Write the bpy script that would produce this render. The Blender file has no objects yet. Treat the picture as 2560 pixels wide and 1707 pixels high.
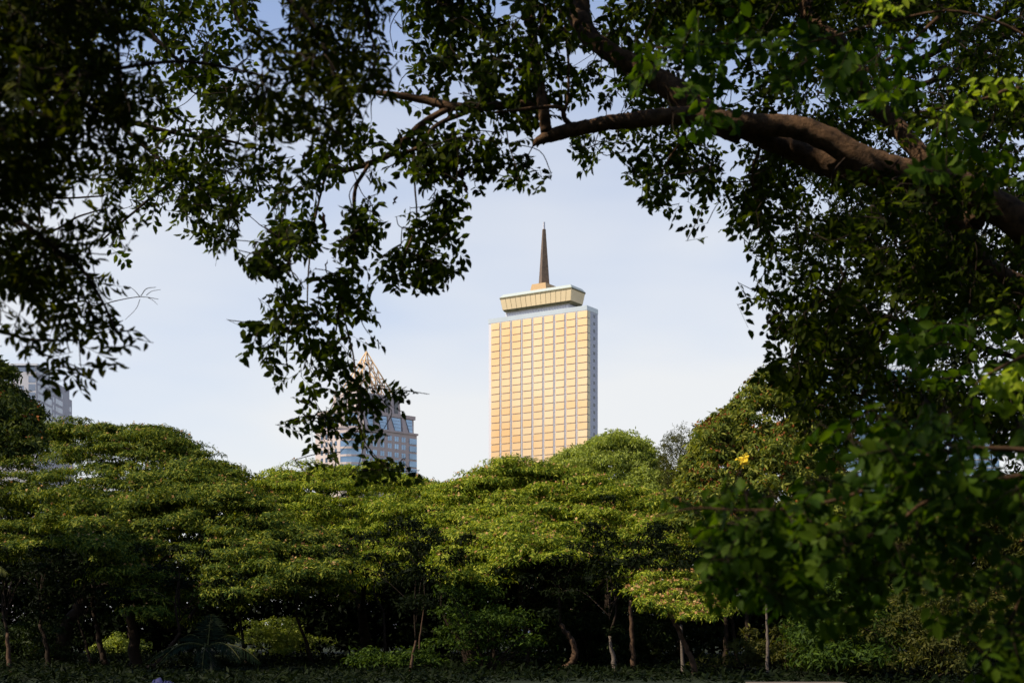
import bpy, math, numpy as np
from mathutils import Vector
R = math.radians
rng = np.random.default_rng(7)
scene = bpy.context.scene
col = scene.collection
F = 1422.2 / 0.4          # focal length in source pixels (2560 wide)
HOR, CX, EYE = 1580.0, 1280.0, 1.7

def P(sx, sy, d):
    """world point seen at source pixel (sx, sy) standing d metres ahead"""
    sx, sy, d = np.broadcast_arrays(np.asarray(sx, float), np.asarray(sy, float), np.asarray(d, float))
    return np.stack([(sx - CX) / F * d, d + 0 * sx, EYE + (HOR - sy) / F * d], -1)

# ---------------------------------------------------------------- helpers
def tag(o, label=None, cat=None, group=None, kind=None):
    if label: o['label'] = label
    if cat: o['category'] = cat
    if group: o['group'] = group
    if kind: o['kind'] = kind
    return o

def empty(name, loc, label, cat, group=None):
    o = bpy.data.objects.new(name, None); col.objects.link(o)
    o.location = [float(v) for v in loc]; o.empty_display_size = 0.5
    o['_b'] = 0; del o['_b']
    return tag(o, label, cat, group)

def link(name, V, Fc, mat, parent=None, smooth=False, mats=None, mi=None):
    """V (n,3) world coords, Fc (m,k) all same vertex count or list of arrays of such"""
    me = bpy.data.meshes.new(name)
    V = np.asarray(V, np.float32)
    if not isinstance(Fc, list): Fc = [Fc]
    Fc = [np.asarray(f, np.int32) for f in Fc if len(f)]
    me.vertices.add(len(V)); 
    off = np.zeros(3, np.float32)
    if parent is not None:
        p = parent
        while p is not None:
            off += np.array(p.location, np.float32); p = p.parent
    me.vertices.foreach_set('co', (V - off).ravel())
    nl = sum(f.size for f in Fc); nf = sum(len(f) for f in Fc)
    me.loops.add(nl); me.polygons.add(nf)
    me.loops.foreach_set('vertex_index', np.concatenate([f.ravel() for f in Fc]))
    tot = np.concatenate([np.full(len(f), f.shape[1], np.int32) for f in Fc])
    st = np.concatenate([[0], np.cumsum(tot)[:-1]]).astype(np.int32)
    me.polygons.foreach_set('loop_start', st)
    if mats:
        for m in mats: me.materials.append(m)
        me.polygons.foreach_set('material_index', np.asarray(mi, np.int32))
    else:
        me.materials.append(mat)
    if smooth: me.polygons.foreach_set('use_smooth', np.ones(nf, bool))
    me.update(calc_edges=True); me.validate()
    o = bpy.data.objects.new(name, me); col.objects.link(o)
    if parent is not None: o.parent = parent
    return o

class Box:
    """collects oriented boxes / prisms into one mesh"""
    def __init__(s): s.V = []; s.F = []; s.n = 0
    def add(s, v, f):
        s.V.append(np.asarray(v, float)); s.F += [[i + s.n for i in q] for q in f]; s.n += len(v)
    def box(s, o, a, b, c):
        o, a, b, c = [np.asarray(t, float) for t in (o, a, b, c)]
        if np.dot(np.cross(a, b), c) < 0: o, a = o + a, -a
        v = [o, o+a, o+a+b, o+b, o+c, o+a+c, o+a+b+c, o+b+c]
        s.add(v, [(0,3,2,1),(4,5,6,7),(0,1,5,4),(1,2,6,5),(2,3,7,6),(3,0,4,7)])
    def hexa(s, lo, hi):
        s.add(list(lo)+list(hi), [(0,3,2,1),(4,5,6,7),(0,1,5,4),(1,2,6,5),(2,3,7,6),(3,0,4,7)])
    def prism(s, poly, z0, z1, scale=None):
        n = len(poly); lo = [(x,y,z0) for x,y in poly]; hi = [(x,y,z1) for x,y in (scale or poly)]
        s.add(lo+hi, [(i,(i+1)%n,n+(i+1)%n,n+i) for i in range(n)])
        c = np.mean(hi, 0); cl = np.mean(lo, 0)
        s.add(hi+[c], [(i,(i+1)%n,n,n) for i in range(n)]) if False else None
        s.add([*hi], []) if False else None
        s.caps = getattr(s, 'caps', []); s.caps.append([s.n-n+i for i in range(n)])
    def build(s, name, mat, parent=None, bev=0):
        me = bpy.data.meshes.new(name)
        V = np.concatenate(s.V); off = np.zeros(3); p = parent
        while p is not None: off += np.array(p.location); p = p.parent
        faces = s.F + [c for c in getattr(s, 'caps', [])]
        me.from_pydata([tuple(v) for v in (V - off)], [], faces); me.materials.append(mat); me.update()
        o = bpy.data.objects.new(name, me); col.objects.link(o); o.parent = parent
        if bev:
            m = o.modifiers.new('bevel', 'BEVEL'); m.width = bev; m.segments = 1
        return o

def catmull(p, k=6):
    p = np.asarray(p, float)
    if len(p) < 3:
        t = np.linspace(0, 1, k + 1)[:, None]; return p[0] * (1 - t) + p[-1] * t
    q = np.vstack([2 * p[0] - p[1], p, 2 * p[-1] - p[-2]]); out = []
    for i in range(len(p) - 1):
        a, b, c, d = q[i:i+4]
        for t in np.linspace(0, 1, k, endpoint=False):
            out.append(.5 * ((2*b) + (-a+c)*t + (2*a-5*b+4*c-d)*t*t + (-a+3*b-3*c+d)*t**3))
    out.append(p[-1]); return np.array(out)

class Tubes:
    def __init__(s): s.V = []; s.F = []; s.n = 0
    def add(s, pts, rad, n=6, rough=0.0):
        pts = np.asarray(pts, float); m = len(pts)
        if m < 2: return
        rad = np.interp(np.linspace(0, 1, m), np.linspace(0, 1, len(np.atleast_1d(rad))), np.atleast_1d(rad)) if np.size(rad) != m else np.asarray(rad, float)
        t = np.gradient(pts, axis=0); t /= np.linalg.norm(t, axis=1)[:, None] + 1e-9
        up = np.array([0.3, 0.2, 1.0]) if abs(t[0][2]) < .9 else np.array([1.0, .1, 0])
        a = np.cross(t, up); a /= np.linalg.norm(a, axis=1)[:, None] + 1e-9
        b = np.cross(t, a)
        th = np.linspace(0, 2*np.pi, n, endpoint=False)
        rr = rad[:, None] * np.ones((m, n))
        if rough:
            ph = rng.uniform(0, 6, 4); s_ = np.arange(m)[:, None]
            rr *= 1 + rough*(.5*np.sin(s_*.55+ph[0]+2*np.sin(th+ph[1])) + .3*np.sin(s_*1.3+ph[2]+3*th) + .35*rng.normal(size=(m, n)))
        v = pts[:, None] + rr[..., None]*(np.cos(th)[None, :, None]*a[:, None] + np.sin(th)[None, :, None]*b[:, None])
        i = np.arange(m-1)[:, None]*n; j = np.arange(n)[None]; k = (j+1) % n
        f = np.stack(np.broadcast_arrays(i+j, i+n+j, i+n+k, i+k), -1).reshape(-1, 4) + s.n
        v = np.concatenate([v.reshape(-1, 3), pts[:1], pts[-1:]])
        c0, c1 = s.n + m*n, s.n + m*n + 1
        j = np.arange(n); k = (j+1) % n
        s.cap = getattr(s, 'cap', []); s.cap.append(np.stack([np.full(n, c0), s.n+j, s.n+k], -1)); s.cap.append(np.stack([np.full(n, c1), s.n+(m-1)*n+k, s.n+(m-1)*n+j], -1))
        s.V.append(v); s.F.append(f); s.n += len(v)
    def build(s, name, mat, parent=None):
        return link(name, np.concatenate(s.V), [np.concatenate(s.F), np.concatenate(s.cap)], mat, parent, smooth=True)

def unit(v): return v / (np.linalg.norm(v, axis=-1, keepdims=True) + 1e-9)

def frames(d, nrm):
    """rows: x=side, y=direction, z=normal"""
    d = unit(d); s = unit(np.cross(d, nrm)); n = np.cross(s, d)
    return np.stack([s, d, n], 1)      # (N,3axis,3)

def stamp(name, TV, TF, axes, T, size, mat, parent):
    """template TV (k,3) in (side,dir,normal); axes (N,3,3); size (N,3)"""
    k = len(TV); v = TV[None] * size[:, None, :]
    W = np.einsum('nka,nac->nkc', v, axes) + T[:, None]
    f = TF[None] + (np.arange(len(T)) * k)[:, None, None]
    return link(name, W.reshape(-1, 3), f.reshape(-1, TF.shape[1]), mat, parent)

# leaflet: pointed oval folded on the midrib, 3 quads
LEAF_V = np.array([[0,0,0],[.42,.30,.10],[.36,.66,.08],[0,1,-.10],[-.36,.66,.08],[-.42,.30,.10],[0,.42,-.03]])
LEAF_F = np.array([[0,1,6,5],[6,1,2,3],[6,3,4,5]])
ROMB_V = np.array([[0,0,0],[.5,.45,.04],[0,1,-.14],[-.5,.45,.04]]); ROMB_F = np.array([[0,1,2,3]])

# ---------------------------------------------------------------- materials
def nt(name):
    m = bpy.data.materials.new(name); m.use_nodes = True
    n = m.node_tree.nodes; n.clear(); return m, n, m.node_tree.links

def ramp(n, stops):
    r = n.new('ShaderNodeValToRGB'); e = r.color_ramp.elements
    while len(e) < len(stops): e.new(.5)
    for a, (p, c) in zip(e, stops): a.position = p; a.color = (*c, 1)
    return r

def leaf_mat(name, cols, rough=.6, trans=.3, tcol=(1.3, 1.3, .35), spec=.10):
    m, n, l = nt(name)
    g = n.new('ShaderNodeNewGeometry')
    r = ramp(n, [(i/(len(cols)-1), c) for i, c in enumerate(cols)])
    l.new(g.outputs['Random Per Island'], r.inputs[0])
    p = n.new('ShaderNodeBsdfPrincipled'); p.inputs['Roughness'].default_value = rough
    p.inputs['Specular IOR Level'].default_value = spec
    l.new(r.outputs[0], p.inputs['Base Color'])
    t = n.new('ShaderNodeBsdfTranslucent')
    mx = n.new('ShaderNodeMix'); mx.data_type = 'RGBA'; mx.blend_type = 'MULTIPLY'; mx.inputs[0].default_value = 1
    l.new(r.outputs[0], mx.inputs[6]); mx.inputs[7].default_value = (*tcol, 1)
    l.new(mx.outputs[2], t.inputs[0])
    s = n.new('ShaderNodeMixShader'); s.inputs[0].default_value = trans
    l.new(p.outputs[0], s.inputs[1]); l.new(t.outputs[0], s.inputs[2])
    o = n.new('ShaderNodeOutputMaterial'); l.new(s.outputs[0], o.inputs[0]); return m

def bark_mat(name, a, b, scale=6, bump=.6, dist=.3):
    m, n, l = nt(name)
    tc = n.new('ShaderNodeTexCoord'); ns = n.new('ShaderNodeTexNoise')
    ns.inputs['Scale'].default_value = scale; ns.inputs['Detail'].default_value = 8; ns.inputs['Roughness'].default_value = .7
    l.new(tc.outputs['Object'], ns.inputs['Vector'])
    r = ramp(n, [(.3, a), (.7, b)]); l.new(ns.outputs[0], r.inputs[0])
    p = n.new('ShaderNodeBsdfPrincipled'); p.inputs['Roughness'].default_value = .9; p.inputs['Specular IOR Level'].default_value = .15
    l.new(r.outputs[0], p.inputs['Base Color'])
    bp = n.new('ShaderNodeBump'); bp.inputs['Strength'].default_value = bump; bp.inputs['Distance'].default_value = dist/scale
    l.new(ns.outputs[0], bp.inputs['Height']); l.new(bp.outputs[0], p.inputs['Normal'])
    o = n.new('ShaderNodeOutputMaterial'); l.new(p.outputs[0], o.inputs[0]); return m

def solid(name, c, rough=.6, metal=0, spec=.5, var=.08, scale=1.5, bump=0):
    m, n, l = nt(name)
    tc = n.new('ShaderNodeTexCoord'); ns = n.new('ShaderNodeTexNoise')
    ns.inputs['Scale'].default_value = scale; ns.inputs['Detail'].default_value = 6
    l.new(tc.outputs['Object'], ns.inputs['Vector'])
    c = np.array(c); r = ramp(n, [(.3, tuple(c*(1-var))), (.7, tuple(np.minimum(c*(1+var), 1)))]); l.new(ns.outputs[0], r.inputs[0])
    p = n.new('ShaderNodeBsdfPrincipled'); p.inputs['Roughness'].default_value = rough
    p.inputs['Metallic'].default_value = metal; p.inputs['Specular IOR Level'].default_value = spec
    l.new(r.outputs[0], p.inputs['Base Color'])
    if bump:
        bp = n.new('ShaderNodeBump'); bp.inputs['Strength'].default_value = bump; l.new(ns.outputs[0], bp.inputs['Height']); l.new(bp.outputs[0], p.inputs['Normal'])
    o = n.new('ShaderNodeOutputMaterial'); l.new(p.outputs[0], o.inputs[0]); return m

M = {}
M['leaf_main'] = leaf_mat('padauk_leaf', [(.011,.020,.002),(.022,.036,.003),(.036,.054,.004),(.065,.085,.006)], trans=.62, spec=.05)
M['leaf_left'] = leaf_mat('left_tree_leaf', [(.014,.022,.002),(.030,.042,.003),(.062,.068,.006)], trans=.55, spec=.05)
M['leaf_far'] = leaf_mat('small_leaf', [(.008,.014,.003),(.014,.022,.005),(.022,.032,.007)], trans=.35)
M['leaf_near'] = leaf_mat('bough_leaf', [(.015,.040,.003),(.036,.076,.004),(.075,.125,.008)], trans=.5, spec=.10)
M['leaf_young'] = leaf_mat('young_leaf', [(.14,.22,.015),(.22,.30,.02),(.28,.34,.03)], trans=.5, tcol=(1.3,1.3,.4))
M['leaf_dead'] = leaf_mat('dead_leaf', [(.05,.018,.010),(.10,.035,.018)], trans=.3, tcol=(1.2,.8,.5))
M['rain_a'] = leaf_mat('rain_tree_leaf_shade', [(.014,.034,.006),(.042,.072,.010),(.095,.125,.015),(.23,.235,.03)], trans=.22, spec=.06)  # darker copy for the left crowns, their shade is put into the colour
M['rain_b'] = leaf_mat('rain_tree_leaf_sunlit', [(.026,.056,.007),(.09,.14,.013),(.20,.245,.023),(.40,.41,.055)], trans=.3, spec=.06)  # brighter copy, sun highlights of the central crowns are put into the colour
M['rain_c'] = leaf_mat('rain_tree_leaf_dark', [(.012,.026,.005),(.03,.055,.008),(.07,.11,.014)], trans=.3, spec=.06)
M['lime'] = leaf_mat('lime_leaf', [(.12,.16,.03),(.22,.27,.05),(.36,.40,.10)], trans=.35)
M['olive'] = leaf_mat('olive_leaf', [(.025,.034,.008),(.055,.06,.014),(.11,.105,.026)], trans=.35, spec=.06)
M['dark_pod'] = leaf_mat('dark_pod_tree_leaf', [(.012,.022,.006),(.03,.045,.009),(.07,.085,.015)], trans=.25, spec=.06)
M['pod_leaf'] = leaf_mat('pod_tree_leaf', [(.03,.05,.012),(.08,.11,.018),(.15,.17,.028),(.25,.25,.045)], trans=.3, spec=.06)
M['dim'] = leaf_mat('understory_leaf_shade', [(.008,.016,.005),(.015,.027,.007),(.035,.05,.010)], trans=.25)  # albedo lowered, shade below the canopy is part of this colour
M['orange'] = leaf_mat('orange_pod', [(.20,.06,.02),(.30,.11,.03)], trans=.2, tcol=(1,.8,.5))
M['pink'] = leaf_mat('pink_blossom', [(.36,.18,.07),(.48,.27,.11),(.50,.36,.14)], trans=.3, tcol=(1,.8,.6))
M['yellow'] = leaf_mat('yellow_bloom', [(.7,.5,.03),(.8,.6,.05)], trans=.3, tcol=(1,.9,.5))
M['under'] = leaf_mat('undergrowth_leaf_shade', [(.002,.0045,.0015),(.0045,.008,.002),(.011,.017,.004)], trans=.2, spec=.04)  # near-black leaves, under-canopy darkness is painted into them
M['palm'] = leaf_mat('palm_leaf_shade', [(.005,.011,.004),(.009,.017,.006)], trans=.2, spec=.06)  # shaded palm copy, the darkness over it is put into the leaf colour
M['midrib'] = leaf_mat('palm_midrib', [(.05,.055,.015),(.07,.07,.02)], trans=.1)
M['palm_lit'] = leaf_mat('palm_leaf_lit', [(.10,.11,.03),(.17,.17,.05)], trans=.3)  # paler palm copy, sunlight on the fronds is put into the colour
M['bark'] = bark_mat('bark_brown', (.016,.010,.006), (.15,.085,.045), 14, 1.0, .5)
M['bark_grey'] = bark_mat('bark_grey', (.06,.045,.035), (.17,.14,.115), 12)
M['bark_dark'] = bark_mat('bark_dark', (.010,.007,.004), (.04,.026,.017), 3)
M['bark_pale'] = bark_mat('bark_pale', (.028,.017,.010), (.11,.065,.04), 5)
M['twig'] = bark_mat('twig_bark', (.010,.007,.004), (.035,.022,.014), 20, .2)

# ---------------------------------------------------------------- camera, world, sun
cam = bpy.data.cameras.new('camera'); cam.lens = 50; cam.sensor_width = 36; cam.clip_end = 6000; cam.clip_start = .05
cam.shift_y = (HOR - 853.5) * .4 / 1024
cam.dof.use_dof = True; cam.dof.focus_distance = 32; cam.dof.aperture_fstop = 5.0; cam.dof.aperture_blades = 7
co = bpy.data.objects.new('camera', cam); col.objects.link(co); co.location = (0, 0, EYE); co.rotation_euler = (R(90), 0, 0)
scene.camera = co
SUN_EL, SUN_AZ = 49.0, math.degrees(math.atan2(-.92, -.38))   # azimuth of the vector towards the sun from +Y, clockwise
sd = Vector((math.sin(R(SUN_AZ))*math.cos(R(SUN_EL)), math.cos(R(SUN_AZ))*math.cos(R(SUN_EL)), math.sin(R(SUN_EL))))
sl = bpy.data.lights.new('sun', 'SUN'); sl.energy = 5.0; sl.angle = R(.53); sl.color = (1, .86, .66)
so = bpy.data.objects.new('sun', sl); col.objects.link(so); so.rotation_euler = sd.to_track_quat('Z', 'Y').to_euler(); so.location = (-30, -20, 60)
w = bpy.data.worlds.new('World'); scene.world = w; w.use_nodes = True
n = w.node_tree.nodes; l = w.node_tree.links; n.clear()
sky = n.new('ShaderNodeTexSky'); sky.sky_type = 'NISHITA'; sky.sun_disc = False
sky.sun_elevation = R(SUN_EL); sky.sun_rotation = R(SUN_AZ) % (2*math.pi)
sky.dust_density = .6; sky.ozone_density = 2.0; sky.air_density = 1.0
tc = n.new('ShaderNodeTexCoord'); sp = n.new('ShaderNodeSeparateXYZ'); l.new(tc.outputs['Generated'], sp.inputs[0])
mp = n.new('ShaderNodeMapping'); mp.inputs['Scale'].default_value = (1, 1, 3.2); l.new(tc.outputs['Generated'], mp.inputs[0])
cn = n.new('ShaderNodeTexNoise'); cn.inputs['Scale'].default_value = 2.0; cn.inputs['Detail'].default_value = 4; cn.inputs['Roughness'].default_value = .5
l.new(mp.outputs[0], cn.inputs['Vector'])
ma = n.new('ShaderNodeMath'); ma.operation = 'MULTIPLY_ADD'; l.new(cn.outputs[0], ma.inputs[0]); ma.inputs[1].default_value = .50; l.new(sp.outputs['Z'], ma.inputs[2])
cr = ramp(n, [(.26, (.98,)*3), (.41, (.93,)*3), (.52, (.66,)*3), (.64, (.28,)*3), (.86, (.06,)*3)])
l.new(ma.outputs[0], cr.inputs[0])
sc_ = n.new('ShaderNodeMix'); sc_.data_type = 'RGBA'; sc_.blend_type = 'MULTIPLY'; sc_.inputs[0].default_value = 1
l.new(sky.outputs[0], sc_.inputs[6]); sc_.inputs[7].default_value = (1.05, 1.35, 1.75, 1)
mx = n.new('ShaderNodeMix'); mx.data_type = 'RGBA'; l.new(cr.outputs[0], mx.inputs[0]); l.new(sc_.outputs[2], mx.inputs[6])
mx.inputs[7].default_value = (8.95, 9.0, 8.95, 1)          # veil of thin high cloud, same unit as the sky texture
bg = n.new('ShaderNodeBackground'); bg.inputs[1].default_value = .07; l.new(mx.outputs[2], bg.inputs[0])
wo = n.new('ShaderNodeOutputWorld'); l.new(bg.outputs[0], wo.inputs[0])
vs = scene.view_settings; vs.view_transform = 'Standard'; vs.look = 'None'; vs.gamma = 1; vs.exposure = .51
scene.cycles.max_bounces = 6; scene.cycles.diffuse_bounces = 3; scene.cycles.transparent_max_bounces = 4

# ---------------------------------------------------------------- ground
def ground():
    xs = np.concatenate([[-3000,-800,-300], np.linspace(-120, 120, 61), [300, 800, 3000]])
    ys = np.concatenate([[-400,-100], np.linspace(-20, 200, 56), [400, 1000, 4000]])
    X, Y = np.meshgrid(xs, ys); Z = .12*np.sin(X*.21+1)*np.sin(Y*.17) + .05*np.sin(X*.9)*np.sin(Y*.7)
    Z[np.abs(X) > 125] = 0
    nx, ny = len(xs), len(ys); i = np.arange(ny-1)[:, None]*nx + np.arange(nx-1)[None]
    f = np.stack([i, i+1, i+nx+1, i+nx], -1).reshape(-1, 4)
    m, n, l = nt('lawn'); tc = n.new('ShaderNodeTexCoord'); a = n.new('ShaderNodeTexNoise'); a.inputs['Scale'].default_value = .35; a.inputs['Detail'].default_value = 10; a.inputs['Roughness'].default_value = .7
    l.new(tc.outputs['Object'], a.inputs[0]); r = ramp(n, [(.3, (.007,.009,.004)), (.55, (.012,.017,.006)), (.75, (.022,.021,.011))]); l.new(a.outputs[0], r.inputs[0])
    p = n.new('ShaderNodeBsdfPrincipled'); p.inputs['Roughness'].default_value = .95; p.inputs['Specular IOR Level'].default_value = .1; l.new(r.outputs[0], p.inputs['Base Color'])
    b = n.new('ShaderNodeBump'); b.inputs['Strength'].default_value = .6; l.new(a.outputs[0], b.inputs['Height']); l.new(b.outputs[0], p.inputs['Normal'])
    o = n.new('ShaderNodeOutputMaterial'); l.new(p.outputs[0], o.inputs[0])
    g = link('ground', np.stack([X, Y, Z], -1).reshape(-1, 3), f, m, smooth=True); tag(g, kind='structure')
ground()
# ================================================================ BUILDINGS
def metal_glass(name, c, metal=.7, rough=.2, var=.12, scale=.05):
    m, n, l = nt(name)
    tc = n.new('ShaderNodeTexCoord'); ns = n.new('ShaderNodeTexNoise'); ns.inputs['Scale'].default_value = scale; ns.inputs['Detail'].default_value = 3
    g = n.new('ShaderNodeNewGeometry')
    l.new(tc.outputs['Object'], ns.inputs[0])
    ad = n.new('ShaderNodeMath'); ad.operation = 'MULTIPLY_ADD'; l.new(g.outputs['Random Per Island'], ad.inputs[0]); ad.inputs[1].default_value = .18; l.new(ns.outputs[0], ad.inputs[2])
    c = np.array(c); r = ramp(n, [(.4, tuple(c*(1-var))), (.8, tuple(np.minimum(c*(1+var), 1)))]); l.new(ad.outputs[0], r.inputs[0])
    p = n.new('ShaderNodeBsdfPrincipled'); p.inputs['Roughness'].default_value = rough; p.inputs['Metallic'].default_value = metal
    l.new(r.outputs[0], p.inputs['Base Color'])
    o = n.new('ShaderNodeOutputMaterial'); l.new(p.outputs[0], o.inputs[0]); return m

B = {}
B['gold'] = metal_glass('gold_glass', (.60, .435, .25), .4, .42, .16, .03)
B['gold2'] = metal_glass('champagne_panel', (.74, .60, .37), .3, .5, .05, .1)
B['white'] = solid('white_cladding', (.55, .55, .60), .6, var=.04)
B['trim'] = metal_glass('pale_trim', (.50, .55, .56), .35, .3, .05, .1)
B['olive'] = solid('olive_soffit', (.16, .14, .07), .8, var=.3, scale=.8)
B['bronze'] = solid('bronze', (.15, .10, .06), .5, metal=.35, var=.3, scale=.9)
B['darkwin'] = metal_glass('dark_window', (.10, .11, .12), .3, .15, .3, .5)
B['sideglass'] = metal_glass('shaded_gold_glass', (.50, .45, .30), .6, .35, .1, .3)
B['blue'] = metal_glass('blue_glass', (.23, .34, .48), .75, .12, .3, .12)
B['stone'] = solid('pink_stone', (.50, .43, .41), .8, var=.06, scale=.3)
B['lattice'] = solid('lattice_gold', (.62, .42, .22), .6, var=.08)
B['paleconc'] = solid('pale_concrete', (.50, .49, .52), .8, var=.07, scale=.2)
B['greyglass'] = metal_glass('grey_glass', (.24, .28, .36), .7, .15, .25, .15)
B['pilot'] = solid('pale_concrete_slab', (.6, .62, .66), .8)

_g = [x for x in B['gold'].node_tree.nodes if x.type == 'VALTORGB'][0].color_ramp.elements
_g[0].position = .42; _g[0].color = (.70, .45, .21, 1); _g[1].position = .78; _g[1].color = (.72, .565, .36, 1)
def gold_tower():
    C = np.array([34.2, 650.0]); d = np.array([-.841, .541]); e = np.array([.541, .841])
    def T(u, v, z):
        p = C + d*u + e*v; return np.array([p[0], p[1], z])
    D3 = np.array([*d, 0]); E3 = np.array([*e, 0]); Z3 = np.array([0, 0, 1.0])
    root = empty('hotel_tower', T(27, 5, 0), 'tall slab tower of gold glass panels with a dark pointed spire', 'tower')
    L, W = 53.9, 10.2
    b = Box(); b.box(T(0, 0, 0), D3*L, E3*W, Z3*148.9)
    b.box(T(12, W, 0), D3*30, E3*14, Z3*140)        # core wing behind the slab
    for k in range(10):                               # slim piers between the bays
        u = k*5.95 - .62
        if 0 < k < 9: b.box(T(u-.1, -.3, 0), D3*.35, E3*.3, Z3*148.7)
    wall = b.build('wall', B['white'], root)
    b = Box(); b.box(T(-.12, -.12, 148.9), D3*(L+.24), E3*(W+.24), Z3*2.15)
    b.build('parapet', B['trim'], root)
    pitch, rows = 5.95, 44
    rest = Box(); cnt = 0
    srest = Box()
    for r_ in range(rows):
        z1 = 148.6 - 3.4*r_; z0 = z1 - 3.02
        if z0 < 1: break
        for k in range(9):
            u0 = -.35 if k == 0 else k*pitch
            u1 = k*pitch + 4.75
            j = rng.uniform(-.02, .02)
            if cnt < 99:
                q = Box()
            else: q = rest
            # slightly leaning panel: bottom stands further out than the top
            a0, a1 = -.42 + j, -.28 + j
            q.hexa([T(u0,a0,z0), T(u1,a0,z0), T(u1,-.003,z0), T(u0,-.003,z0)], [T(u0,a1,z1), T(u1,a1,z1), T(u1,-.003,z1), T(u0,-.003,z1)])
            if cnt < 99: q.build('window_panel', B['gold'], root); 
            cnt += 1
        q = Box() if r_ < 20 else srest
        q.box(T(-.34, .25, z0), D3*.33, E3*2.3, Z3*3.02)
        if r_ < 20: q.build('side_panel', B['sideglass'], root)
        if r_ < 24:
            q = Box(); q.box(T(-.03, 6.0, z0+.9), D3*.028, E3*1.7, Z3*1.45); q.build('side_window', B['darkwin'], root)
    o = rest.build('window_panel', B['gold'], root); o['kind'] = 'stuff'
    srest.build('side_panel', B['sideglass'], root)['kind'] = 'stuff'
    # rooftop neck with fins
    b = Box(); b.box(T(10.7, 2, 151.3), D3*34.8, E3*7, Z3*2.6)
    for k in range(24): b.box(T(11+k*1.47, 1.8, 151.3), D3*.25, E3*.2, Z3*2.5)
    b.build('rooftop_neck', B['white'], root)
    def ring(i, z): return [T(7.6+i, -1+i, z), T(46.8-i, -1+i, z), T(46.8-i, 11.8-i, z), T(7.6+i, 11.8-i, z)]
    b = Box(); b.hexa(ring(1.6, 153.5), ring(.9, 154.4)); b.build('soffit', B['olive'], root)
    cr = empty('crown_box', T(27, 5, 153), None, None); cr.parent = root; cr.location = [a-b_ for a, b_ in zip(T(27, 5, 153), T(27, 5, 0))]
    # individual tapering cladding panels, front and right side
    def seg(p, q, t): return p*(1-t)+q*t
    lo, hi = ring(.88, 154.4), ring(.05, 159.5)
    b = Box(); b.hexa(ring(.98, 154.4), ring(.15, 159.5)); b.build('crown_wall', B['olive'], root)
    c = Box()
    for (i0, i1, n_) in ((0, 1, 14), (1, 2, 5), (2, 3, 14), (3, 0, 5)):
        nv = np.array(np.cross(hi[i1]-hi[i0], Z3)); nv /= np.linalg.norm(nv)
        if np.dot(nv, (lo[i0]+lo[i1])/2 - T(27, 5, 153.9)) < 0: nv = -nv
        for k in range(n_):
            t0, t1 = k/n_+.002, (k+1)/n_-.0035
            pl = [seg(lo[i0], lo[i1], t0), seg(lo[i0], lo[i1], t1), seg(hi[i0], hi[i1], t1), seg(hi[i0], hi[i1], t0)]
            # thin slab with real thickness
            inn = [p - nv*.07 for p in pl]
            c.hexa(inn, pl)
    c.build('cladding', B['gold2'], root)
    b = Box(); b.hexa(ring(-.15, 159.5), ring(-.15, 160.1)); b.build('fascia', B['olive'], root)
    b = Box(); b.hexa(ring(-.2, 160.1), ring(1.1, 161.7)); b.build('roof_edge', solid('roof_edge_panel', (.33, .38, .37), .6), root)
    bpy.data.objects.remove(cr)
    b = Box(); b.hexa([T(22.3,.8,161.7), T(31,.8,161.7), T(31,12,161.7), T(22.3,12,161.7)], [T(22.9,1.2,164.8), T(30.4,1.2,164.8), T(30.4,11.6,164.8), T(22.9,11.6,164.8)])
    b.build('spire_base', solid('ochre_plinth', (.42,.27,.12), .6), root)
    cc = T(26.6, 6, 0); th = R(20)
    def sq(h, z):
        out = []
        for k in range(4):
            a = th + k*math.pi/2 + math.pi/4
            out.append(cc + np.array([math.cos(a)*h*1.41, math.sin(a)*h*1.41, z]))
        return out
    b = Box(); b.hexa(sq(2.0, 164.8), sq(.62, 191.2)); b.build('spire', B['bronze'], root)
    b = Box(); b.hexa(sq(.42, 191.2), sq(.36, 194.6)); b.build('spire_tip', B['white'], root)
gold_tower()

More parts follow.
